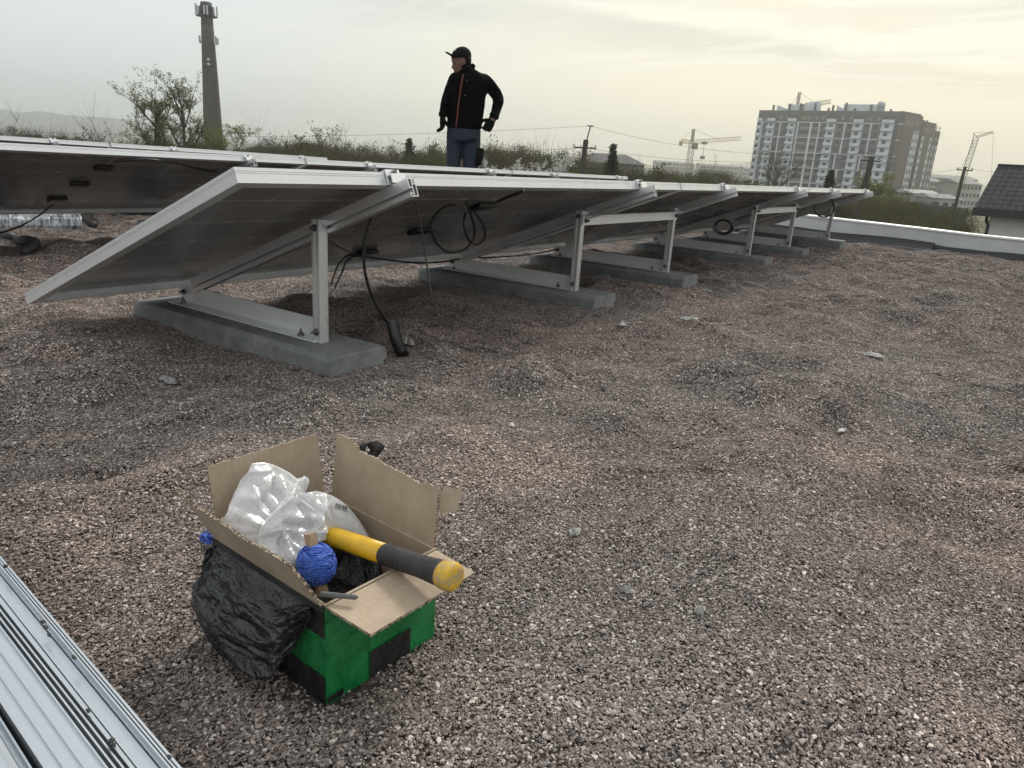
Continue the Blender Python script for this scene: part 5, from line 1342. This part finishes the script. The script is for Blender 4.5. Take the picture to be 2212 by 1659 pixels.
# glazed loggias in the middle
for c0, c1 in ((650, 755), (785, 845)):
    m = MB()
    for f in range(11): m.box((T(c0) * FL, -.14, TZ - 4.4 - FH * (f + 1) + .1), (T(c1) * FL, -.003, TZ - 4.4 - FH * (f + 1) + 1.2))
    m.build('loggia', 'loggia_beige', apt)
    m = MB()
    for f in range(11): m.box((T(c0) * FL, -.10, TZ - 4.4 - FH * (f + 1) + 1.21), (T(c1) * FL, -.003, TZ - 4.4 - FH * (f + 1) + 2.6))
    m.build('loggia_glazing', 'window_glass', apt)
w0 = win_proto(1.4, 1.5); first = True
for c in (395, 478, 900, 1072, 1175, 1345, 1440):
    for f in range(9):
        o = w0 if first else w0.copy()
        if not first: COL.objects.link(o)
        first = False; o.location = (T(c) * FL, -.0015, TZ - 4.4 - FH * (f + 1) + .9)
m = MB()
for c in (425, 490, 665, 700, 740, 820, 890, 1095, 1180, 1370, 1450): m.box((T(c) * FL - .6, -.18, TZ - 3.5), (T(c) * FL + .6, -.1215, TZ - 2.2))
m.build('attic_windows', 'loggia_beige', apt)
# right-hand volume, stepped back and down
for k, (a0, a1, dz, out) in enumerate(((.0, .46, -.6, .35), (.46, .80, -2.4, 1.2), (.80, 1.0, -4.9, .5))):
    nrm = Vector((ex.y, -ex.x, 0)); p0 = Vector((FL, 0, 0)) + ex * (EL * a0) + nrm * out; p1 = Vector((FL, 0, 0)) + ex * (EL * a1) + nrm * out
    bk = nrm * -14; z1 = TZ + dz
    m = MB(); m.prism([(p0.x, p0.y), (p1.x, p1.y), ((p1 + bk).x, (p1 + bk).y), ((p0 + bk).x, (p0 + bk).y)], z1, I); m.build('side_wing', 'brick_brown' if k != 1 else 'brick_tan', apt)
    def onw(t0, t1, za, zb, name, mt, pr=.12):
        a, b_ = p0.lerp(p1, t0), p0.lerp(p1, t1); m = MB(); m.prism([((a - nrm * .05).x, (a - nrm * .05).y), ((b_ - nrm * .05).x, (b_ - nrm * .05).y), ((b_ + nrm * pr).x, (b_ + nrm * pr).y), ((a + nrm * pr).x, (a + nrm * pr).y)], zb - za, Matrix.Translation((0, 0, za))); return m.build(name, mt, apt)
    for t0 in ((.62, .80) if k == 0 else (.06, .70) if k == 1 else (.30, .72)):
        onw(t0, t0 + .14, 7, z1 - 5.5, 'white_strip', 'render_white')
        for f in range(9): onw(t0 + .03, t0 + .10, 7.6 + f * FH, 9.1 + f * FH, 'strip_window', 'window_glass', .18)
    for t0 in np.arange(.10, .9, .16): onw(t0, t0 + .07, z1 - 4.3, z1 - 2.3, 'attic_opening', 'loggia_beige', .1)
    m = MB()
    for j in range(7): c = p0.lerp(p1, (j + .5) / 7) - nrm * 3; m.box((c.x - .4, c.y - .4, z1), (c.x + .4, c.y + .4, z1 + .5 + .5 * (j % 2)))
    m.build('roof_vents', 'brick_brown', apt)
# roof structures
for c0, c1, hgt, sl_ in ((335, 440, 2.3, 1), (465, 770, 2.5, 0), (640, 772, 3.2, 2), (990, 1050, 2.4, 1), (1065, 1440, 2.6, 0), (1400, 1440, 3.6, 0)):
    m = MB(); x0, x1 = T(c0) * FL, T(c1) * FL; y0 = 1.5 + .6 * (sl_ != 0)
    z0_, z1_ = TZ + hgt, TZ + hgt - (1.4 if sl_ == 1 else -.6 if sl_ == 2 else 0)
    V = [(x0, y0, TZ), (x1, y0, TZ), (x1, y0, z1_), (x0, y0, z0_)]; V += [(a, b_ + 6, c) for a, b_, c in V]
    m.add(V, [(0, 1, 2, 3), (7, 6, 5, 4), (0, 4, 5, 1), (1, 5, 6, 2), (2, 6, 7, 3), (3, 7, 4, 0)]); m.build('roof_house', 'render_white', apt)
for c, hgt in ((308, 3.2), (632, 3.6), (772, 4.4), (962, 3.2), (1095, 4.6), (1348, 3.6), (490, 4.0), (612, 4.2), (918, 1.6), (1190, 1.5), (1545, 1.2)):
    m = MB(); x = T(c) * FL; m.box((x - .35, .6, TZ - (2.4 if hgt > 3 else 0)), (x + .35, 1.3, TZ + hgt * .68)); m.build('vent_stack', 'attic_grey', apt)

# ---------------------------------------------------------------- cranes
simple('crane_yellow', (.42, .32, .12), .6, 0, .15, 1)
simple('crane_grey', (.22, .20, .16), .6, 0, .15, 1)
def lattice(m, p, q, w, bays, th):
    p, q = Vector(p), Vector(q); d = (q - p).normalized(); u = Vector((0, 0, 1)) if abs(d.z) < .9 else Vector((1, 0, 0)); x = d.cross(u).normalized(); u = x.cross(d)
    cs = [(-1, -1), (1, -1), (1, 1), (-1, 1)]
    pt = lambda i, k: p.lerp(q, i / bays) + x * cs[k][0] * w / 2 + u * cs[k][1] * w / 2
    for k in range(4): m.bar(pt(0, k), pt(bays, k), th)
    for i in range(bays):
        for k in range(4): m.bar(pt(i, k), pt(i + 1, (k + 1) % 4), th * .6); m.bar(pt(i, k), pt(i, (k + 1) % 4), th * .6)
def tower_crane(D, mastx, basey, rooty, apex, tip, ctip, label, hook=True):
    b0 = P(mastx, basey, D); b0.z = GZ; root = P(mastx + (mastx - apex[0]) * -.2, rooty, D); root.x, root.y = b0.x, b0.y
    t = thing('tower_crane', label, 'crane', b0)
    L = lambda v: Vector(v) - b0
    ap = L(P(apex[0], apex[1], D)); ap.x = ap.y = 0; tp, ct = L(P(tip[0], tip[1], D)), L(P(ctip[0], ctip[1], D)); rt_ = L(root)
    s = D / 300
    m = MB(); lattice(m, (0, 0, 0), rt_, 1.7 * s, max(8, int(rt_.z / 2.2)), .15 * s); m.build('mast', 'crane_grey', t)
    m = MB(); lattice(m, rt_, ap, .7 * s, 5, .2 * s); m.build('apex', 'crane_grey', t)
    m = MB(); lattice(m, rt_ + (tp - rt_) * .02, tp, 1.2 * s, 16, .13 * s); m.build('jib', 'crane_yellow', t)
    m = MB(); lattice(m, rt_, ct, 1.2 * s, 4, .2 * s); m.box(tuple(ct - Vector((.5, .5, 1.6)) * s), tuple(ct + Vector((.5, .5, .1)) * s)); m.build('counter_jib', 'crane_yellow', t)
    m = MB(); m.bar(ap, rt_.lerp(tp, .55), .10 * s); m.bar(ap, ct, .10 * s); m.build('stay', 'crane_grey', t)
    m = MB(); c = rt_ + Vector((0, 0, -1.6 * s)) + (tp - rt_).normalized() * 1.2 * s; m.box(tuple(c - Vector((.9, .9, 1.1)) * s), tuple(c + Vector((.9, .9, 1.1)) * s)); m.build('cab', 'crane_grey', t)
    if hook:
        h0 = rt_.lerp(tp, .26); m = MB(); m.bar(h0, h0 - Vector((0, 0, 5.5 * s)), .12 * s); m.box(tuple(h0 - Vector((.7, .7, 6.6)) * s), tuple(h0 - Vector((-.7, -.7, 5.4)) * s)); m.box(tuple(h0 - Vector((.9, .9, 1.2)) * s), tuple(h0 + Vector((.9, .9, -.3)) * s)); m.build('hook', 'crane_grey', t)
tower_crane(340, 1485, 385, 306, (1491, 278), (1601, 299), (1471, 305), 'yellow tower crane standing free, between the leaning pole and the apartment block')
tower_crane(400, 1719, 250, 231, (1722, 199), (1795, 219), (1706, 233), 'tower crane jib rising behind the roof of the apartment block', False)
def luffing():
    D = 260; b0 = base(2060, D); t = thing('mobile_crane', 'leaning lattice boom crane with a short fly jib, right of the apartment block', 'crane', b0); L = lambda a, b_: P(a, b_, D) - b0
    m = MB(); lattice(m, L(2058, 455), L(2109, 296), 1.3, 22, .11); m.build('boom', 'crane_grey', t)
    m = MB(); lattice(m, L(2109, 296), L(2146, 285), .55, 8, .09); m.build('fly_jib', 'crane_grey', t)
    m = MB(); a, b_, c = L(2109, 296), L(2103, 287), L(2101, 318); m.bar(a, b_, .16); m.bar(b_, c, .12); m.build('strut', 'crane_grey', t)
    m = MB(); m.bar(b_, L(2146, 285), .07); m.bar(L(2146, 285), L(2140, 420), .07); m.bar(L(2101, 318), L(2040, 425), .08); m.build('rope', 'crane_grey', t)
    m = MB(); q = L(2058, 455); m.box((q.x - 3, q.y - 2, 0), (q.x + 3, q.y + 2, q.z + 1)); m.build('carrier', 'crane_yellow', t, bevel=.3)
luffing()

# ---------------------------------------------------------------- poles and wires
simple('pole_wood', (.050, .043, .037), .9, 0, .3, 3, .3, (1, 1, .2))
simple('insulator', (.5, .48, .42), .3, 0, .1)
def pole(D, topx, topy, basex, basey, label, r=.16, arms=(), brace=None, stub=None):
    tp = P(topx, topy, D); bq = P(basex, basey, D); dr = (tp - bq).normalized(); b0 = bq - dr * ((bq.z - GZ) / dr.z)
    t = thing('utility_pole', label, 'pole', b0); tp = tp - b0
    m = MB(); m.tube([(0, 0, 0), tp], [r * 1.25, r], 10); m.build('shaft', 'pole_wood', t)
    side = Vector(CR).copy(); side.z = 0; side.normalize()
    for f, w, ins in arms:
        c = tp * f; m = MB(); m.bar(c - side * w, c + side * w, .10); a = m.build('cross_arm', 'dark_steel', t)
        for sx in ins:
            m = MB(); m.tube([c + side * w * sx + Vector((0, 0, .04)), c + side * w * sx + Vector((0, 0, .14)), c + side * w * sx + Vector((0, 0, .24))], [.035, .08, .06], 8); m.build('insulator', 'insulator', t)
    if brace: m = MB(); m.tube([tp * .84 , Vector((brace, brace * .3, 0)) + side * brace], [.11, .13], 8); m.build('brace', 'pole_wood', t)
    if stub:
        m = MB(); u = Vector((side.x * stub[0], side.y * stub[0], stub[1])); m.tube([tp - dr * .4, tp + u], .05, 6); m.bar(tp + u - side * .25, tp + u + side * .2, .09); m.build('mast_top', 'dark_steel', t)
        return t, b0 + tp + u, b0, tp
    return t, b0 + tp, b0, tp
p1, p1top, p1b, p1v = pole(58, 1266, 302, 1257, 372, 'leaning wooden pole with cross arms and a metal tip, left of the hip roofed house', .19, ((.945, .85, (-1, .9)), (.80, .9, (-1.0,)),), 1.6, (.25, 1.0))
p2, p2top, p2b, p2v = pole(62, 1884, 338, 1850, 475, 'concrete grey pole in front of the right half of the apartment block', .19, ((.97, .7, (-1, 0, 1)),))
p3, p3top, p3b, p3v = pole(85, 2085, 360, 2062, 452, 'thin dark pole in front of the leaning crane', .14, ((.97, .8, (-.8, .9)),))
def wire(a, b_, sag, label, r=.012):
    pts = [Vector(a).lerp(Vector(b_), i / 24) - Vector((0, 0, sag * 4 * (i / 24) * (1 - i / 24))) for i in range(25)]
    m = MB(); m.tube(pts, r, 4); o = m.build('overhead_wire', 'dark_steel'); tag(o, label, 'wire')
simple('wire_grey', (.25, .25, .23), .5)
wire(p1top, P(-60, 276, 95), .8, 'top overhead wire running left from the leaning pole past the chimney')
a1 = p1b + p1v * .945; wire(a1, p2top + Vector((0, 0, .0)), .7, 'overhead wire from the cross arm of the leaning pole to the grey pole')
wire(p1top, p2top + Vector((0, 0, .3)), .9, 'top overhead wire from the leaning pole to the grey pole')
a2 = p1b + p1v * .80; wire(a2, P(640, 346, 62), .2, 'lower overhead wire running left behind the man, upper of two'); wire(a2 - Vector((0, 0, .5)), P(640, 358, 58), .2, 'lower overhead wire running left behind the man, lower of two')
wire(a1, P(-60, 288, 80), 1.0, 'second overhead wire running left from the cross arm of the leaning pole')
wire(p2top, p3top, .8, 'overhead wire between the grey pole and the thin pole by the crane'); wire(p3top, P(2300, 345, 60), .6, 'overhead wire leaving the thin pole towards the tiled house')

# ---------------------------------------------------------------- houses
def m_tiles(h):
    o = h.obj(); s = h.n('ShaderNodeSeparateXYZ', {0: o}).outputs
    w = h.math('FRACT', h.math('DIVIDE', s[1], .34)); c = h.math('FRACT', h.math('DIVIDE', s[0], .21))
    prof = h.math('ADD', w, h.math('MULTIPLY', h.math('SINE', h.math('MULTIPLY', c, 6.283)), .35))
    n = h.noise(o, 3, 4)
    col = h.mix(h.maprange(n, .3, .7), (.034, .035, .039), (.058, .059, .064))
    return pbsdf(h, h.mix(h.math('ADD', h.maprange(w, .05, .38, .85, 0), h.maprange(c, .0, .2, .3, 0), clamp=True), col, (.007, .007, .008)), .8, 0, bump=prof, bstr=1.0, bdist=.06, **{'Specular IOR Level': .2})
mat('roof_tile', m_tiles)
simple('house_white', (.50, .50, .48), .8, 0, .08, 1)
simple('house_grey', (.21, .21, .205), .85, 0, .15, .5)
simple('dark_roof', (.055, .053, .055), .8, 0, .2, .6)
simple('fascia', (.02, .02, .021), .6)
simple('metal_fence', (.13, .145, .165), .5, .3, .12, 1)
simple('house_red', (.20, .10, .065), .85, 0, .15, .5)
simple('far_pale', (.33, .325, .31), .85, 0, .1, .3)
def tiled_house():
    D = 30; e0 = P(2104, 452, D); ha = math.atan2(e0.y, e0.x) - R(8); fd = Vector((math.cos(ha), math.sin(ha), 0)); rd = Vector((fd.y, -fd.x, 0))
    X = Matrix(((rd.x, fd.x, 0, e0.x), (rd.y, fd.y, 0, e0.y), (0, 0, 1, 0), (0, 0, 0, 1)))
    t = thing('tiled_house', 'white house with dark tiled roof and lower porch roof at the right edge', 'house'); t.matrix_world = X
    ze = e0.z; W_ = 9.0; back = 3.0; rise = 1.5
    r0 = .05; sl = math.hypot(back, rise)
    tl = math.atan2(rise, back)
    rf = MB(); rf.box((0, 0, -.05), (W_, sl, .05)); o = rf.build('roof', 'roof_tile', t); o.location = (.0, 0, ze); o.rotation_euler = (tl, 0, 0)
    rf = MB(); rf.box((0, 0, -.05), (W_, sl, .05)); o2 = rf.build('roof', 'roof_tile', t); o2.location = (W_, 2 * back, ze); o2.rotation_euler = (tl, 0, math.pi)
    m = MB(); m.box((-.03, -.06, ze - .20), (W_ + .03, -.001, ze + .06)); m.box((-.04, 0, ze - .18), (W_, .55, ze - .10)); m.bar((0, back, ze + rise + .06), (W_, back, ze + rise + .06), .16, .08)
    m.build('fascia', 'fascia', t)
    m = MB(); m.prism([(.45, .5), (W_ - .4, .5), (W_ - .4, 2 * back - .5), (.45, 2 * back - .5)], ze + .02 - GZ, Matrix.Translation((0, 0, GZ)))
    V = [(.45, .5, ze), (.45, 2 * back - .5, ze), (.45, back, ze + rise - .12)]; V += [(x + .25, y, z) for x, y, z in V]; m.add(V, [(0, 1, 2), (5, 4, 3), (0, 3, 4, 1), (1, 4, 5, 2), (2, 5, 3, 0)])
    m.build('wall', 'house_white', t)
    m = MB(); m.tube([(.38, .42, ze - .1), (.38, .42, ze - .35), (.46, .46, ze - .5), (.46, .46, GZ)], .05, 8); m.build('downpipe', 'fascia', t)
    p = MB(); V = [(1.0, -2.2, ze - 1.95), (5.5, -2.2, ze - 1.95), (5.5, .45, ze - 1.0), (2.6, .45, ze - .72)]
    V = [(.75, -1.6, ze - 1.55), (6, -1.6, ze - 1.55), (6, .48, ze - .55), (2.4, .48, ze - .55)]; V += [(x, y, z - .08) for x, y, z in V]
    p.add(V, [(0, 1, 2, 3), (7, 6, 5, 4), (0, 4, 5, 1), (1, 5, 6, 2), (2, 6, 7, 3), (3, 7, 4, 0)]); p.build('porch_roof', 'roof_tile', t)
    p = MB(); p.box((1.2, -1.35, GZ), (5.8, .46, ze - 1.64)); p.build('porch', 'house_white', t)
tiled_house()
def hip_house(px, D, ridge_y, eave_y, w_px, label, wallm, roofm, depth=9, hip=.25, name='house', wins=4):
    c = P(px, eave_y, D); rd = Vector(CR).copy(); rd.z = 0; rd.normalize(); a = math.atan2(rd.y, rd.x)
    w = w_px / FPX * D; ze = c.z - GZ; zr = P(px, ridge_y, D).z - GZ
    if zr < ze + .8: zr = ze + .8
    t = thing(name, label, 'house', (c.x, c.y, GZ), (0, 0, a))
    m = MB(); m.box((-w / 2, 0, 0), (w / 2, depth, ze)); wl = m.build('wall', wallm, t)
    m = MB(); o = .4; hw = w / 2 + o; hx = hip * w
    m.add([(-hw, -o, ze), (hw, -o, ze), (hw, depth + o, ze), (-hw, depth + o, ze), (-w / 2 + hx, depth / 2, zr), (w / 2 - hx, depth / 2, zr)], [(0, 1, 5, 4), (1, 2, 5), (2, 3, 4, 5), (3, 0, 4), (3, 2, 1, 0)]); m.build('roof', roofm, t)
    for i in range(wins):
        m = MB(); x = -w / 2 + w * (i + .5) / wins; m.box((x - .5, -.06, ze - 2.2), (x + .5, -.001, ze - .8)); m.build('window', 'window_glass', t)
    return t
hip_house(1325, 120, 331, 353, 128, 'large house with grey hip roof behind the spruce', 'house_grey', 'dark_roof', 12, .22)
hip_house(1010, 125, 330, 344, 70, 'dark roofed house half hidden in the thicket by the man', 'house_grey', 'dark_roof')
hip_house(240, 115, 317, 328, 60, 'low brown roofed house left of the budding trees', 'house_red', 'dark_roof')
hip_house(306, 118, 316, 330, 54, 'low house with pale gable between the budding trees', 'far_pale', 'dark_roof', hip=.0)
hip_house(134, 118, 320, 328, 70, 'long low dark roofed house near the left edge', 'house_grey', 'dark_roof', hip=.1)
hip_house(60, 112, 331, 345, 50, 'grey roofed shed behind shrubs at the left edge', 'house_grey', 'far_pale', hip=.05)
hip_house(580, 120, 318, 330, 110, 'long low building with dark roof right of the chimney', 'house_grey', 'dark_roof', hip=.08)
def slab_block(px, D, topy, w_px, floors, label, m_='far_pale', cols=10, depth=12):
    c = P(px, topy, D); rd = Vector(CR).copy(); rd.z = 0; rd.normalize(); a = math.atan2(rd.y, rd.x); w = w_px / FPX * D; h_ = max(6, c.z - GZ)
    t = thing('housing_block', label, 'apartment block', (c.x, c.y, GZ), (0, 0, a + .12)); m = MB(); m.box((-w / 2, 0, 0), (w / 2, depth, h_)); m.build('wall', m_, t)
    fh = h_ / floors; m = MB()
    for f in range(floors):
        for i in range(cols):
            x = -w / 2 + w * (i + .5) / cols; m.box((x - w / cols * .28, -.12, f * fh + fh * .3), (x + w / cols * .28, -.002, f * fh + fh * .78))
    m.build('windows', 'dark_roof', t)['kind'] = 'stuff'
    m = MB(); m.add([(-w / 2 - .4, -.5, h_), (w / 2 + .4, -.5, h_), (w / 2 + .4, depth + .5, h_), (-w / 2 - .4, depth + .5, h_), (-w / 2 - .4, depth / 2, h_ + 1.6), (w / 2 + .4, depth / 2, h_ + 1.6)], [(0, 1, 5, 4), (1, 2, 5), (2, 3, 4, 5), (3, 0, 4), (3, 2, 1, 0)]); m.build('roof', 'house_grey', t)
slab_block(2058, 420, 386, 100, 5, 'long pale five storey housing block beyond the leaning crane', cols=14)
slab_block(2010, 380, 392, 46, 5, 'pale housing block right behind the apartment block corner', cols=6)
slab_block(2098, 330, 398, 44, 4, 'pale housing block with balconies next to the tiled house', cols=6)
slab_block(1560, 700, 359, 90, 5, 'far pale housing row in haze, right of the free standing crane', cols=14)
slab_block(1460, 750, 352, 80, 5, 'far pale housing row in haze, left of the free standing crane', cols=12)
slab_block(1640, 640, 366, 60, 5, 'far pale housing row in haze, left of the apartment block', cols=10)
# sheds, strip of pale walls and a metal fence on the field at right
hip_house(2000, 190, 412, 419, 56, 'low grey shed at the foot of the apartment block', 'house_grey', 'far_pale', 8, .0, 'shed', 0)
hip_house(2045, 170, 421, 429, 50, 'long low white walled shed in the field at right', 'far_pale', 'house_grey', 8, .0, 'shed', 3)
def fence():
    a, b_ = P(1990, 440, 100), P(2092, 446, 92); t = thing('metal_fence', 'blue grey metal sheet fence across the field at right', 'fence', (a.x, a.y, GZ)); d = Vector((b_.x - a.x, b_.y - a.y, 0))
    z1 = a.z - GZ; m = MB(); n = 60
    for i in range(n):
        p, q = d * (i / n), d * ((i + 1) / n); m.bar(p + Vector((0, 0, z1 / 2)), q + Vector((0, 0, z1 / 2)), .05 if i % 2 else .12, z1)
    m.build('sheet', 'metal_fence', t)
    for i in range(0, n + 1, 10): m = MB(); m.bar(d * (i / n), d * (i / n) + Vector((0, 0, z1 + .1)), .12); m.build('post', 'dark_steel', t)
fence()
# low shrubs on the field behind the parapet
for i, (px, py, D, s) in enumerate(((1925, 440, 70, 1.1), (1968, 430, 80, 1.0), (1995, 458, 62, .8), (1905, 455, 60, 1.0), (2075, 452, 75, .9), (2045, 470, 60, .7), (1950, 415, 100, 1.2), (1890, 425, 85, 1.1), (2092, 432, 90, 1.0))):
    o = copy_tree(protos[(0, 3, 0, 1)[i % 4]]); H = max(2.2, height_to(px, py, D)); o.location = base(px, D); o.scale = (max(.5, H / 9) * 1.1,) * 2 + (H / 9,); o.rotation_euler = (0, 0, i)
    tag(o, 'low olive shrub on the field behind the white parapet', 'shrub', 'field shrubs behind the parapet')

# ---------------------------------------------------------------- haze
def haze():
    m = bpy.data.materials.new('haze'); m.use_nodes = True; t = m.node_tree; t.nodes.clear()
    v = t.nodes.new('ShaderNodeVolumePrincipled'); v.inputs['Color'].default_value = (.97, .975, .965, 1); v.inputs['Density'].default_value = HAZE; v.inputs['Anisotropy'].default_value = .82
    t.links.new(v.outputs[0], t.nodes.new('ShaderNodeOutputMaterial').inputs['Volume']); MATS['haze'] = m
    b = MB(); b.box((-3600, -3600, GZ - 1.6), (3600, 3600, 150)); o = b.build('haze', 'haze'); tag(o, 'pale haze filling the air', 'haze', kind='stuff')
HAZE = .0006
haze()
